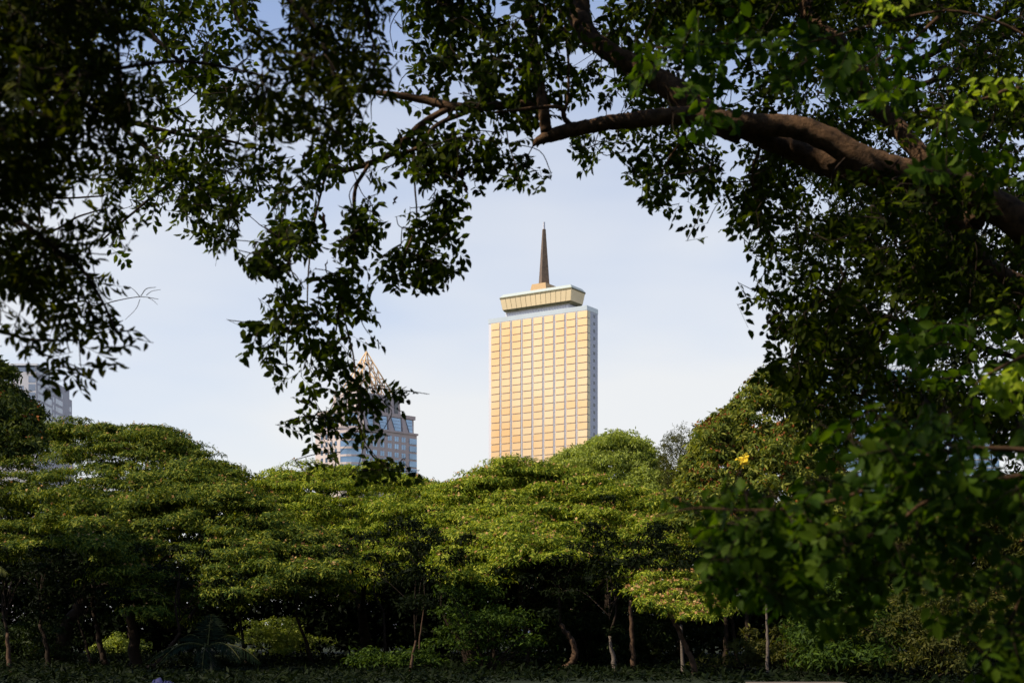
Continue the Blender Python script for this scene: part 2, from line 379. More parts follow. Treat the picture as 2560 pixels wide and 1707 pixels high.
def lattice_building():
    V0 = np.array([-69.97, 615.2]); r = np.array([.69, .724]); lv = np.array([-.724, .69])
    def Q(a, b, z):
        p = V0 + r*a + lv*b; return np.array([p[0], p[1], z])
    R3 = np.array([*r, 0]); L3 = np.array([*lv, 0]); Z3 = np.array([0, 0, 1.])
    def a_of(sx):
        k = (sx-CX)/F; return (k*V0[1]-V0[0])/(r[0]-r[1]*k)
    root = empty('lattice_roof_building', Q(19, 12, 0), 'pinkish stone high-rise with blue windows under an open golden lattice pyramid', 'building')
    A, Bq, ca, cb = 39.0, 24.0, 6.62, 6.95
    def plan(i): return [tuple(Q(*p, 0)[:2]) for p in ((ca-i*.4, i), (A-i, i), (A-i, Bq-i), (i, Bq-i), (i, cb-i*.4))]
    b = Box(); b.prism(plan(0), 0, 90.6); b.build('wall', B['stone'], root)
    b = Box(); b.prism(plan(-.5), 90.6, 91.4); b.build('cornice', B['stone'], root)
    b = Box(); b.prism(plan(1.0), 91.4, 97.6)
    # raking piers of the upper storey
    for sx in (913, 941, 976, 1011):
        a = a_of(sx); b.hexa([Q(a-.9,-.3,91.4), Q(a+2.3,-.3,91.4), Q(a+2.3,.99,91.4), Q(a-.9,.99,91.4)], [Q(a-1.2,.5,97.6), Q(a-.1,.5,97.6), Q(a-.1,.99,97.6), Q(a-1.2,.99,97.6)])
    b.build('upper_wall', B['stone'], root)
    b = Box(); b.prism(plan(.4), 97.6, 99.2); b.build('parapet', B['stone'], root)
    # windows of the right face
    for i, sx in enumerate((920, 937.3, 955.7, 974.2, 991.5, 1008.9)):
        a = a_of(sx)
        for k in range(7):
            z = 87.9 - 3.4*k - 1.05 - (.4 if k > 1 else 0)
            q = Box(); q.box(Q(a-1.15, -.03, z), R3*2.3, L3*.029, Z3*2.15); f = q.build('window', B['blue'], root)
            m = Box(); m.box(Q(a-.05, -.09, z), R3*.1, L3*.058, Z3*2.15); m.build('mullion', B['stone'], f)
        if i % 2:
            q = Box(); q.box(Q(a-3.1, -.03, 78.2), R3*1.4, L3*.028, Z3*1.1); q.build('spandrel', B['greyglass'], root)
    for k in range(7):                      # glazed corner strips
        z = 86.4 - 3.4*k
        q = Box(); q.box(Q(a_of(1023), -.25, z), R3*(A-.2-a_of(1023)), L3*.249, Z3*2.5); q.build('corner_window', B['blue'], root)
    # chamfer bay: folded glass bands between white slabs
    c0, c1 = Q(ca, 0, 0), Q(0, cb, 0); mid = (c0+c1)/2; nn = unit(mid-Q(19, 12, 0)); mid = mid + nn*1.5
    for k in range(7):
        z0 = 86.0 - 3.4*k
        q = Box(); w0 = [c0*.98+c1*.02, mid, c0*.02+c1*.98]
        poly = [tuple((p+nn*.05)[:2]) for p in w0[::-1]] + [tuple((c0-nn*.0)[:2])]
        q.prism([tuple(w0[0][:2]), tuple((w0[0]*.55+w0[2]*.45+nn*1.1)[:2]), tuple((w0[0]*.35+w0[2]*.65+nn*1.1)[:2]), tuple(w0[2][:2])][::-1], z0, z0+2.5)
        q.build('bay_window', B['blue'], root)
        q = Box(); q.prism([tuple((w0[0]+nn*.1)[:2]), tuple((w0[0]*.57+w0[2]*.43+nn*1.4)[:2]), tuple((w0[0]*.33+w0[2]*.67+nn*1.4)[:2]), tuple((w0[2]+nn*.1)[:2])][::-1], z0+2.5, z0+3.4)
        q.build('bay_slab', B['stone'], root)
    # left face windows
    for b0 in (9, 12.2, 15.4, 18.6):
        for k in range(7):
            q = Box(); q.box(Q(-.03, b0, 86.6-3.4*k), R3*.029, L3*1.6, Z3*2.1); q.build('window', B['blue'], root)
    # tall raked panes of the upper storey
    for s0, s1 in ((919, 934), (948, 969), (983, 1004), (1019, 1033)):
        a0, a1 = a_of(s0), a_of(s1)
        q = Box(); q.hexa([Q(a0+1.6,.4,91.6), Q(a1,.4,91.6), Q(a1,.99,91.6), Q(a0+1.6,.99,91.6)], [Q(a0-.4,.75,97.3), Q(a1,.75,97.3), Q(a1,.99,97.3), Q(a0-.4,.99,97.3)])
        f = q.build('tall_window', B['blue'], root)
        m = Box()
        for z in (93.1, 94.6, 96.1): m.box(Q(a0+.6, .30, z), R3*(a1-a0-.6), L3*.06, Z3*.1)
        m.build('mullion', B['greyglass'], f)
    q = Box(); e0, e1 = Q(ca, 1, 0), Q(1, cb, 0); g = unit(e1-e0); q.box(e0+g*1.3+nn*.35+Z3*91.8, g*5.4, nn*-.3, Z3*5.4); q.build('tall_window', B['blue'], root)
    for b0 in (9.2, 14.5):
        q = Box(); q.box(Q(.7, b0, 91.8), R3*.29, L3*3.6, Z3*5.2); q.build('tall_window', B['blue'], root)
    # drum with dark slots
    cx, cy = 19.5, 12.0
    b = Box(); b.hexa([Q(cx-13,cy-8.5,99.2), Q(cx+13,cy-8.5,99.2), Q(cx+13,cy+8.5,99.2), Q(cx-13,cy+8.5,99.2)], [Q(cx-12.4,cy-8,107.4), Q(cx+12.4,cy-8,107.4), Q(cx+12.4,cy+8,107.4), Q(cx-12.4,cy+8,107.4)])
    b.build('drum', B['stone'], root)
    for t in (-10.5, -5.5, -.6, 4.3, 9.4):
        q = Box(); q.box(Q(cx+t-.2, cy-8.75, 99.8), R3*1.9, L3*.9, Z3*6.6); q.build('slot_window', B['darkwin'], root)
    for t in (-6.4, -1.6, 3.4):
        q = Box(); q.box(Q(cx-13.2, cy+t, 99.8), R3*.9, L3*1.9, Z3*6.6); q.build('slot_window', B['darkwin'], root)
    # open lattice pyramid
    t = Tubes(); ap = Q(cx, cy, 127.5); h = [(-10.6, -7), (10.6, -7), (10.6, 7), (-10.6, 7)]
    cor = [Q(cx+x, cy+y, 107.3) for x, y in h]
    for i in range(4):
        p, q_ = cor[i], cor[(i+1) % 4]; t.add([p, ap], [.34, .3], 5); t.add([p, q_], [.4, .4], 5)
        N = 5
        for k in range(1, N):
            s_ = p*(1-k/N)+q_*k/N
            # parallel to both sloping edges of the face
            e1_ = p*(k/N)+ap*(1-k/N) ; f1 = q_*(1-k/N)+ap*(k/N)
            t.add([s_, q_*(1-k/N)*1+ap*(k/N) if False else (q_+(ap-q_)*(1-k/N))], [.24, .24], 4)
            t.add([s_, (p+(ap-p)*(k/N))], [.24, .24], 4)
            g_ = (p+(ap-p)*k/N, q_+(ap-q_)*k/N)
            if k in (2, 4): t.add(list(g_), [.16, .16], 4)
    t.build('lattice_roof', B['lattice'], root)
    t = Tubes(); t.add([ap-Z3*1, ap+Z3*5.5], [.3, .08], 6); t.build('finial', B['white'], root)
    t = Tubes()
    for x in (14, 14.8, -12): t.add([Q(cx+x, 3, 99.2), Q(cx+x, 3, 101)], [.12, .12], 5)
    t.build('roof_vent', B['darkwin'], root)
lattice_building()

def stepped_tower():
    X0 = -200.8
    root = empty('stepped_office_tower', (X0-20, 615, 0), 'pale grey stepped high-rise with tinted windows at the left edge of the view', 'building')
    def blk(name, x0, x1, y0, y1, z1, mat='paleconc', z0=0, par=root):
        b = Box(); b.box((x0, y0, z0), (x1-x0, 0, 0), (0, y1-y0, 0), (0, 0, z1-z0)); return b.build(name, B[mat], par)
    blk('wall', X0-16, X0, 600, 622, 111.5); blk('wall', X0-15, X0-2.7, 622, 654, 113); blk('wall', X0-15, X0-4.0, 654, 662, 109.5)
    blk('wall', X0-15, X0-5.1, 662, 668, 102.7)
    blk('roof_slab', X0-16.6, X0+.9, 599.2, 622.6, 114.9, 'pilot', 114.1)
    for x in (X0-15, X0-9.5, X0-.7): blk('column', x, x+.6, 600.2, 600.8, 114.1, 'paleconc', 111.5)
    blk('penthouse', X0-8.2, X0-1, 601.5, 621, 114.1, 'greyglass', 111.5)
    for k in range(9):
        z = 107.2 - 3.45*k
        for x in (X0-13.2, X0-8.4): 
            if k != 0 or x < X0-10: blk('window', x, x+3.2, 599.96, 599.995, z+1.9, 'greyglass', z)
        blk('window', X0-3.2, X0-.3, 599.94, 599.99, z+2.6, 'greyglass', z-.1)
        blk('window', X0+.002, X0+.04, 602, 620.5, z+2.5, 'greyglass', z)
        for y0, y1 in ((623, 632), (634, 644)):
            blk('window', X0-2.698, X0-2.65, y0, y1, z+2.2, 'greyglass', z)
        blk('window', X0-3.998, X0-3.95, 655.5, 660.5, z-1.2, 'greyglass', z-3.4)
stepped_tower()

def glass_block(name, label, x0, x1, y0, dep, h, slant=0):
    root = empty(name, ((x0+x1)/2, y0+dep/2, 0), label, 'building')
    b = Box(); b.box((x0, y0, 0), (x1-x0, 0, 0), (0, dep, 0), (0, 0, h)); b.build('wall', B['pilot'], root)
    z = h-3.6; k = 0
    while z > h*.45:
        b = Box(); b.box((x0+.5, y0-.3, z), (x1-x0-.3, 0, 0), (0, .3, 0), (0, 0, 2.9)); b.box((x0-.3, y0+.5, z), (.3, 0, 0), (0, dep-1, 0), (0, 0, 2.9)); b.build('window_band', B['blue'], root)
        b = Box(); b.box((x0-.6, y0-.8, z-.45), (x1-x0+1.2+slant, 0, 0), (0, .8, 0), (0, 0, .3)); b.build('ledge', B['pilot'], root)
        z -= 3.6; k += 1
glass_block('glass_tower', 'blue glass tower with white floor ledges glimpsed behind the right-hand foliage', 84, 118, 400, 22, 76)
glass_block('glass_tower', 'distant grey-blue office block with jutting ledges seen through gaps near the right edge', 196, 219, 640, 25, 94, 3)
# ================================================================ PARK TREES (45-110 m away)
def clusters_on_pads(cen, rad, hgt, per, up=.55):
    """leaf clusters on the upper domes of flattened pads; returns points, outward normals"""
    N = len(cen); i = np.repeat(np.arange(N), per)
    n = len(i); a = rng.uniform(0, 2*np.pi, n); r = np.sqrt(rng.uniform(0, 1, n))
    # ragged rim: radius varies with direction
    rag = 1 + .28*np.sin(a*3 + i*1.7) + .18*np.sin(a*5 + i*.9)
    x, y = r*np.cos(a)*rag, r*np.sin(a)*rag
    z = np.sqrt(np.maximum(0, 1 - r*r)) - .25*rng.uniform(0, 1, n)
    pt = cen[i] + np.stack([x*rad[i], y*rad[i], z*hgt[i]], -1)
    nr = unit(np.stack([x*1.1, y*1.1, np.maximum(z, .05)+up], -1))
    return pt, nr, i

def leaf_sprays(pt, nr, k, length, width, droop=.5, jit=.35):
    n = len(pt)*k; i = np.repeat(np.arange(len(pt)), k)
    nn = unit(nr[i] + rng.normal(0, jit, (n, 3)))
    a = rng.normal(size=(n, 3)); a -= nn*(a*nn).sum(1)[:, None]; a = unit(a)
    a[:, 2] -= droop*rng.uniform(.2, 1, n); a = unit(a)
    T = pt[i] + rng.normal(0, length*.25, (n, 3))
    s = length*rng.uniform(.6, 1.3, n)
    size = np.stack([s*width, s, s], -1)
    return T, frames(a, nn), size

def outline_pads(top, bot, D, n, rad, depth=5.0, jig=1.3, back=.25, deep=7):
    top, bot = np.array(top, float), np.array(bot, float)
    px = F/D*rad
    x0, x1 = top[0, 0] + .55*px*(top[0, 0] > 0), top[-1, 0] - .55*px
    x = rng.uniform(x0, x1, n); t = rng.uniform(0, 1, n)**1.05
    m = n//6; t[:m] = rng.uniform(-.07, .05, m)            # make sure the skyline is drawn, raggedly
    yt = np.interp(x, top[:, 0], top[:, 1]); yb = np.interp(x, bot[:, 0], bot[:, 1]); yt = yt + px*.22 + np.abs(rng.normal(0, px*.15, n)); yb = np.maximum(yb - px*.15, yt+2)
    y = yt + (yb-yt)*t
    if deep > 10:                                       # voids between the leaf clumps, lobed skyline
        y = y + 7*np.sin(x/31+D)*(1-t) + 5*np.sin(x/13+2*D)*(1-t)
        v = np.sin(x/29+1.7*np.sin(y/33+D)+D)*np.sin(y/15+1.3*np.sin(x/41)+D)
        bad = (v < -.38) & (t > .06); j = np.nonzero(~bad)[0][rng.integers(0, (~bad).sum(), bad.sum())]
        x[bad], y[bad], t[bad] = x[j]+rng.normal(0, 8, bad.sum()), y[j]+rng.normal(0, 4, bad.sum()), t[j]
    d = D + depth*(1-2*t) + rng.normal(0, jig, n)
    bk = rng.uniform(size=n) < back
    d[bk] += rng.uniform(2, deep, bk.sum()); y[bk] += .12*(yb-yt)[bk]
    return P(x, y, d), t

def trunk_path(pts, D):
    p = P([a for a, b in pts], [b for a, b in pts], D)
    return p

def make_tree(name, label, top, bot, D, n, rad, hgt, per, leaf, trunk, trunk_r, k=4, length=.32, width=.3, depth=5., group=None, flower=None, fl_n=0, fl_s=.12, limb_n=40, bark='bark_dark', droop=.5, jit=.35, up=.55, jig=1.3, back=.25, cat='tree', limb_r=.05, sink=.6):
    if name == 'rain_tree':
        length, width, k = length*.74, .27, 5
        per = int(per*1.25)
        hgt *= .8; up = .8
        if D > 70: back = .45; n = int(n*1.08)
    """trunk: list of source-pixel points from the ground up (last = fork)"""
    tp = trunk_path(trunk, D)
    base = tp[0].copy(); base[2] = 0
    root = empty(name, base, label, cat, group)
    cen, t = outline_pads(top, bot, D, n, rad, depth, jig, back, 18 if name == 'rain_tree' else 6)
    rr = rng.uniform(.45, 1.4, n)*rad; hh = rr*hgt
    cen[:, 2] -= hh*sink
    pt, nr, pi = clusters_on_pads(cen, rr, hh, per, up)
    T, A, S = leaf_sprays(pt, nr, k, length, width, droop, jit)
    stamp('crown', ROMB_V, ROMB_F, A, T, S, M[leaf], root)
    tb = Tubes()
    tp = np.vstack([base - [0, 0, .3], tp]) if tp[0][2] > .15 else tp
    tp[0][2] = -.3
    path = catmull(tp, 8); path[1:-1] += rng.normal(0, trunk_r*.12, path[1:-1].shape)
    rad_t = np.linspace(trunk_r, trunk_r*.6, len(path)); rad_t[:2] *= 1.3
    tb.add(path, rad_t, 9, .10)
    tb.build('trunk', M[bark], root)
    lb = Tubes(); fork = tp[-1]
    nodes = [fork.copy()]; ir = [trunk_r*.6]
    idx = rng.permutation(n)[:limb_n]
    idx = idx[np.argsort(np.linalg.norm(cen[idx]-fork, axis=1))]
    for q in idx:
        c = cen[q]; arr = np.array(nodes); dd = np.linalg.norm(arr-c, axis=1) + 1.2*np.maximum(0, arr[:, 2]-c[2]) + .25*np.linalg.norm(arr-fork, axis=1)
        j = int(np.argmin(dd)); p0 = arr[j]; L = np.linalg.norm(c-p0)
        if L < .3: continue
        mid = (p0+c)/2 + rng.normal(0, .07*L, 3) + [0, 0, -.08*L]
        mid2 = p0*.25+c*.75 + rng.normal(0, .05*L, 3)
        cv = catmull([p0, mid, mid2, c], 4); r0 = max(limb_r*.8, ir[j]*(.72 if j == 0 else .62)); r1 = max(.02, r0*.45)
        lb.add(cv, [r0, r1], 5, .08)
        for f_ in (4, 8, 12): nodes.append(cv[f_]); ir.append(r0 + (r1-r0)*f_/12)
    if lb.V: lb.build('limbs', M[bark], root)
    if flower:
        s = rng.permutation(len(pt))[:fl_n]; s = s[nr[s][:, 2] > .3]
        T2, A2, S2 = leaf_sprays(pt[s]+np.array([0, -.05, fl_s*.9]), nr[s], 3, fl_s, .9, 0, 1.2)
        stamp('pods' if flower == 'orange' else 'blossoms', ROMB_V, ROMB_F, A2, T2, S2, M[flower], root)
    return root

PARK = 'trees of the park wood'
# big flat-topped rain trees
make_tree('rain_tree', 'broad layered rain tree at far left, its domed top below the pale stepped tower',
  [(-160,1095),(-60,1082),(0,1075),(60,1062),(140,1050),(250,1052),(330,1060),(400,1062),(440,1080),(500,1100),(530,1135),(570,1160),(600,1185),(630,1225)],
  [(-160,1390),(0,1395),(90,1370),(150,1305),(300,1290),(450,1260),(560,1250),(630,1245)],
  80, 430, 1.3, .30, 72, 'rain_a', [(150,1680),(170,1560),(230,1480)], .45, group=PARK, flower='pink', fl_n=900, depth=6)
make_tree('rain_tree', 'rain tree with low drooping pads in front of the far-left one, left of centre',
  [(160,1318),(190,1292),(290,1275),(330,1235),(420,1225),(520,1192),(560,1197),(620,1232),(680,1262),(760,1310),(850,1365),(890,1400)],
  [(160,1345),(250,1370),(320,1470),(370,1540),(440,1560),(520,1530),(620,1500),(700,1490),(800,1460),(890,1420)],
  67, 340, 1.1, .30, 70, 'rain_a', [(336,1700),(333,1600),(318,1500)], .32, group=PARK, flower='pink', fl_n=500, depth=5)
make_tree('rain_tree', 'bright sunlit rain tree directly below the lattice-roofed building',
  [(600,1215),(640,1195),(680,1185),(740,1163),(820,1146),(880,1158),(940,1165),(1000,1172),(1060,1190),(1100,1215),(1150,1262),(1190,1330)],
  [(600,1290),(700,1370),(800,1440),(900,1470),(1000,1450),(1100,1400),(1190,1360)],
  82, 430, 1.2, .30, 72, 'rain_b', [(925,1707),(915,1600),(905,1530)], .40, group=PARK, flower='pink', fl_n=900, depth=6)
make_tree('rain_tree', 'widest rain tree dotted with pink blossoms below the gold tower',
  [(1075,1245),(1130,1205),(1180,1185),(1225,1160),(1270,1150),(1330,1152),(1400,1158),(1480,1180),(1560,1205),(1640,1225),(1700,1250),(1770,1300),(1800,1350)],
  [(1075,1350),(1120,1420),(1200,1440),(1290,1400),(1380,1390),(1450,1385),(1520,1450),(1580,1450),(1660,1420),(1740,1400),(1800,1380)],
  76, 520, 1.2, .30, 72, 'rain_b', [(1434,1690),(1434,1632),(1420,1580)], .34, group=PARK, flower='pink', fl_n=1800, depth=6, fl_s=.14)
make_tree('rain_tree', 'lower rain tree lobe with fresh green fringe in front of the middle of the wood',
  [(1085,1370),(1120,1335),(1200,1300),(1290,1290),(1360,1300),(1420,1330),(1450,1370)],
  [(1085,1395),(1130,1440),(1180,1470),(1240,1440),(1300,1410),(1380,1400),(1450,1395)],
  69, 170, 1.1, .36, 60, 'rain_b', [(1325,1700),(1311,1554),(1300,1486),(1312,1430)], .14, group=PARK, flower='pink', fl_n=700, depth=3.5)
make_tree('rain_tree', 'small rain tree on a thin tilted trunk, its crown tipped with many pink blossoms',
  [(1575,1460),(1600,1428),(1660,1415),(1720,1445),(1780,1490),(1812,1525)],
  [(1575,1480),(1620,1515),(1670,1535),(1730,1545),(1812,1532)],
  56, 95, .62, .36, 46, 'rain_b', [(1733,1707),(1735,1663),(1716,1622),(1696,1571),(1668,1525)], .13, group=PARK, flower='pink', fl_n=700, fl_s=.11, depth=2.5, limb_n=18, bark='bark_pale', length=.26, jig=.6)
# loose bushy trees standing up behind
make_tree('lime_green_tree', 'light lime-green bushy tree rising at the foot of the gold tower',
  [(1350,1180),(1400,1140),(1440,1120),(1480,1105),(1520,1090),(1570,1086),(1610,1105),(1635,1140),(1660,1190)],
  [(1350,1230),(1450,1260),(1560,1280),(1660,1250)],
  98, 480, .7, .8, 44, 'lime', [(1520,1640),(1520,1450),(1520,1300)], .25, group=PARK, k=4, length=.24, width=.34, droop=.3, jit=.9, up=.2, depth=3)
make_tree('feathery_tree', 'thin feathery olive tree beside the lime-green one, its twigs against the sky',
  [(1630,1200),(1655,1135),(1680,1105),(1705,1100),(1725,1135),(1760,1160),(1790,1180)],
  [(1630,1290),(1700,1300),(1790,1300)],
  96, 110, .8, 1.5, 46, 'olive', [(1700,1640),(1700,1450),(1700,1280)], .18, group=PARK, k=3, length=.2, width=.22, droop=-.3, jit=.9, up=.1, depth=2, limb_n=70, limb_r=.03, sink=0)
make_tree('pod_tree', 'tall tree speckled with orange-red pods in front of the blue glass tower',
  [(1690,1235),(1730,1150),(1745,1105),(1765,1060),(1790,1042),(1820,1035),(1850,1010),(1875,985),(1890,950),(1930,946),(1960,975),(2000,1010),(2050,1080),(2090,1160),(2130,1240)],
  [(1690,1300),(1800,1340),(1900,1380),(2000,1390),(2130,1360)],
  70, 760, .55, .75, 36, 'pod_leaf', [(2010,1660),(2000,1500),(1960,1380)], .3, group=PARK, flower='orange', fl_n=1700, fl_s=.16, k=4, length=.30, width=.32, jit=.6, depth=4, limb_n=60)
o = make_tree('dark_bushy_tree', 'dark dense tree at the left edge in front of the pale stepped tower',
  [(-160,900),(-80,905),(-15,905),(14,908),(26,960),(45,985),(75,1000),(95,1030),(108,1070)],
  [(-160,1150),(0,1140),(108,1110)],
  58, 300, .55, .7, 40, 'dark_pod', [(-60,1680),(-60,1400),(-50,1150)], .28, group=PARK, flower='orange', fl_n=500, fl_s=.11, length=.24, width=.34, jit=.7, depth=3)
# right-hand middle distance behind the near bough
for lab, tp, bt, D, lf, tk, pod in (
  ('olive tree mostly hidden by the near bough, right of the pod tree', [(2040,1330),(2120,1280),(2220,1240),(2320,1230),(2400,1260)], [(2040,1560),(2400,1560)], 72, 'olive', [(2190,1690),(2190,1600)], None),
  ('yellowish tree in the lower right corner behind hanging leaves', [(2300,1340),(2380,1280),(2480,1230),(2560,1210),(2660,1220)], [(2300,1600),(2660,1600)], 66, 'olive', [(2460,1690),(2460,1600)], 'orange'),
  ('green understorey tree with sunlit sprays above the low stone slab', [(1990,1460),(2050,1440),(2120,1430),(2190,1470),(2240,1520)], [(1990,1640),(2100,1670),(2240,1640)], 55, 'rain_c', [(2080,1690),(2080,1610)], None)):
    make_tree('park_tree', lab, tp, bt, D, 150, 1.0, .6, 56, lf, tk, .2, group=PARK, flower=pod, fl_n=300, length=.26, jit=.7, depth=3)

# understorey: slim trunks with small dim crowns
def slim(name, label, pts, r, D, crown=None, bark='bark_dark', leaf='under', n=36, group='slim trunks under the canopy', rad=.75):
    p = P([a for a, b in pts], [b for a, b in pts], D); base = p[0].copy(); base[2] = 0
    root = empty(name, base, label, 'tree', group)
    p[0][2] = -.2
    tb = Tubes(); path = catmull(p, 7); path[1:-1] += rng.normal(0, r*.12, path[1:-1].shape); tb.add(path, np.linspace(r, r*.5, len(path)), 8, .12); tb.build('trunk', M[bark], root)
    c = p[-1] + [0, 0, 2.3] if crown is None else P(*crown, D)
    cen = c + rng.normal(0, 1, (n, 3))*[1.6, 1.2, .8]; rr = rng.uniform(.5, 1.2, n)*rad
    pt, nr, _ = clusters_on_pads(cen, rr, rr*.5, 40)
    T, A, S = leaf_sprays(pt, nr, 3, .24, .32, .4, .6); stamp('crown', ROMB_V, ROMB_F, A, T, S, M[leaf], root)
    lb = Tubes()
    top_ = p[-1] + [0, 0, .2]
    lb.add(catmull([p[-1], top_ + [rng.normal()*.3, 0, 1.0], c + [0, 0, .3]], 4), [r*.5, r*.2], 6, .05)
    for q in cen[:6]: lb.add(catmull([p[-1]+(c-p[-1])*rng.uniform(.2, .7), (c+q)/2+[0, 0, -.1], q], 3), [r*.22, .008], 4, .05)
    lb.build('limbs', M['bark_dark'], root); return root
S_ = [
 ('small tree with a sharply kinked dark trunk right of the centre-left fork', [(1168,1700),(1158,1622),(1110,1537),(1103,1480)], .16, 74, 'bark_dark'),
 ('pale broken-looking young trunk lit by the sun', [(1025,1700),(1030,1650),(1039,1600)], .085, 60, 'bark_pale'),
 ('thin wavy sapling right beside the pale young trunk', [(1050,1690),(1049,1605),(1062,1503)], .05, 62, 'bark_pale'),
 ('slender straight trunk left of the pale young trunk', [(964,1690),(962,1610),(960,1530)], .10, 70, 'bark_dark'),
 ('forked brown trunk below the fresh green fringe', [(1395,1700),(1434,1650),(1430,1600),(1400,1560)], .2, 66, 'bark_pale'),
 ('crooked trunk between the forked brown one and the tilted one', [(1540,1700),(1532,1640),(1524,1588)], .13, 62, 'bark_grey'),
 ('straight brown trunk left of the tilted trunk', [(1584,1700),(1580,1600),(1576,1500)], .14, 64, 'bark_pale'),
 ('upright pale trunk just behind the tilted trunk', [(1709,1700),(1706,1650),(1703,1560)], .11, 60, 'bark_grey'),
 ('dark upright trunk, first right of the tilted trunk', [(1815,1700),(1815,1600),(1812,1500)], .17, 70, 'bark_dark'),
 ('leaning dark trunk, second right of the tilted trunk', [(1845,1700),(1835,1600),(1825,1500)], .12, 72, 'bark_dark'),
 ('thick dark trunk, third right of the tilted trunk', [(1868,1700),(1868,1600),(1868,1480)], .17, 68, 'bark_dark'),
 ('thin pale pole-like trunk above the low stone slab', [(1920,1695),(1918,1600),(1916,1500)], .085, 56, 'bark_grey'),
 ('dark trunk with a fork at the lower left, left of the palm', [(268,1700),(256,1633),(240,1560)], .20, 68, 'bark_dark'),
 ('slanting dark trunk left of the palm', [(240,1700),(226,1650),(212,1600)], .11, 66, 'bark_dark'),
 ('curved dark trunk leaning right beside the palm', [(345,1700),(370,1670),(402,1648),(450,1580)], .14, 62, 'bark_dark'),
 ('brown trunk near the left edge with sunlit bark', [(30,1700),(24,1660),(18,1580)], .15, 62, 'bark_pale'),
 ('dark trunk near the left edge, right of the sunlit one', [(120,1700),(118,1620),(100,1560)], .14, 66, 'bark_dark'),
 ('dim slim tree behind the palm fronds', [(620,1700),(610,1620),(600,1540)], .12, 76, 'bark_dark'),
 ('dim tree between the palm and the thick dark fork', [(780,1700),(770,1620),(740,1540)], .14, 74, 'bark_dark'),
 ('dim tree in the dark gap right of the kinked trunk', [(1240,1700),(1235,1620),(1230,1540)], .14, 78, 'bark_dark'),
]
for lab, pts, r, D, bk in S_:
    slim('slim_tree', lab, pts, r, D, bark=bk, n=12 if r < .1 else 18)
# shrubs / bushes under the canopy
BU = 'bushes under the canopy'
bush_spec = [
 (700,1600,95,'lime','sunlit yellow-green bush seen through the dark gap right of the palm',1.3),
 (300,1620,100,'lime','sunlit bush glimpsed behind the dark fork at the lower left',.8),
 (1220,1585,63,'rain_c','fresh green bush with bright tips under the fringe, left of the forked brown trunk',1.05),
 (1180,1500,66,'rain_c','green leafy sapling crown just above the bush with bright tips',.9),
 (1000,1680,62,'rain_c','low green bush between the thick fork and the pale young trunk',1.0),
 (1480,1590,72,'dim','dim bush right of the forked brown trunk',1.7),
 (1620,1600,78,'dim','dim bush behind the straight brown trunk',1.8),
 (1960,1640,60,'olive','olive bush behind the low stone slab',1.2),
 (2330,1600,52,'olive','dull olive bush near the lower right corner',1.6),
 (60,1640,80,'dim','dim bush at the lower left edge',2.0),
]
for sx, sy, D, lf, lab, r in bush_spec:
    c = P(sx, sy, D); root = empty('bush', (c[0], c[1], 0), lab, 'bush', BU)
    n = int(34*r*r); cen = c + rng.normal(0, 1, (n, 3))*[r*.9, r*.7, r*.55]
    cen[:, 2] = np.maximum(cen[:, 2], .3)
    rr = rng.uniform(.4, .9, n)
    pt, nr, _ = clusters_on_pads(cen, rr, rr*.6, 36); T, A, S = leaf_sprays(pt, nr, 3, .22, .36, .3, .8)
    stamp('foliage', ROMB_V, ROMB_F, A, T, S, M[lf], root)
    st = Tubes()
    for q in cen[:14]: st.add(catmull([[c[0], c[1], -.1], [(c[0]+q[0])/2, (c[1]+q[1])/2, q[2]*.6], q], 4), [.06, .015], 5, .05)
    st.build('stem', M['bark_dark'], root)

# coconut palms
def frond(fb, lf, p0, direc, L, droop, w, parent_T):
    t = np.linspace(0, 1, 14); d = unit(np.array(direc, float))
    pts = p0 + d*L*t[:, None]; pts[:, 2] -= droop*L*t**2.2
    fb.add(pts, [.035, .008], 5)
    tg = unit(np.gradient(pts, axis=0)); side = unit(np.cross(tg, [0, 0, 1.]))
    for s in (-1, 1):
        m = 46; tt = np.linspace(.12, 1, m); q = np.stack([np.interp(tt, t, pts[:, k]) for k in range(3)], -1)
        g = unit(np.stack([np.interp(tt, t, tg[:, k]) for k in range(3)], -1)); sd_ = unit(np.stack([np.interp(tt, t, side[:, k]) for k in range(3)], -1))
        dr = unit(g*.55 + sd_*s*.8 + np.array([0, 0, -.55]) + rng.normal(0, .08, (m, 3)))
        ln = w*np.sin(np.pi*np.clip(tt*.85+.12, 0, 1))**.6*rng.uniform(.85, 1.1, m)
        lf.append((q, dr, np.cross(dr, g), ln))
def palm(label, base, top, fr, mat):
    root = empty('palm_tree', base, label, 'palm')
    tb = Tubes(); b, t = np.array(base, float), np.array(top, float); b[2] = -.2
    tb.add(catmull([b, (b+t)/2+[.25, 0, 0], t], 8), [.17, .10], 9, .05); tb.build('trunk', M['bark_grey'], root)
    for (dx, dy, dz, L, dr) in fr:
        fb = Tubes(); lf = []; frond(fb, lf, t, (dx, dy, dz), L, dr, .75, None)
        rb = fb.build('frond', M['midrib' if mat == 'palm' else 'palm_lit'], root)
        q = np.concatenate([a[0] for a in lf]); d = np.concatenate([a[1] for a in lf]); nn = np.concatenate([a[2] for a in lf]); ln = np.concatenate([a[3] for a in lf])
        stamp('leaflets', ROMB_V, ROMB_F, frames(d, nn), q, np.stack([ln*.075, ln, ln], -1), M[mat], rb)
pc = P(519, 1618, 60)
palm('dark coconut palm with arching fronds in the shaded lower left', (pc[0], 60, 0), pc,
     [(-1,-.2,.35,2.6,.55),(-.8,-.6,.5,2.4,.7),(1,-.3,.35,2.6,.55),(.8,-.7,.5,2.5,.65),(.1,-1,.5,2.3,.9),(.05,.2,1,1.7,.15),(.6,.6,.7,2.3,.5),(-.6,.5,.7,2.3,.5),(.25,-.8,.1,2.2,.8)], 'palm')
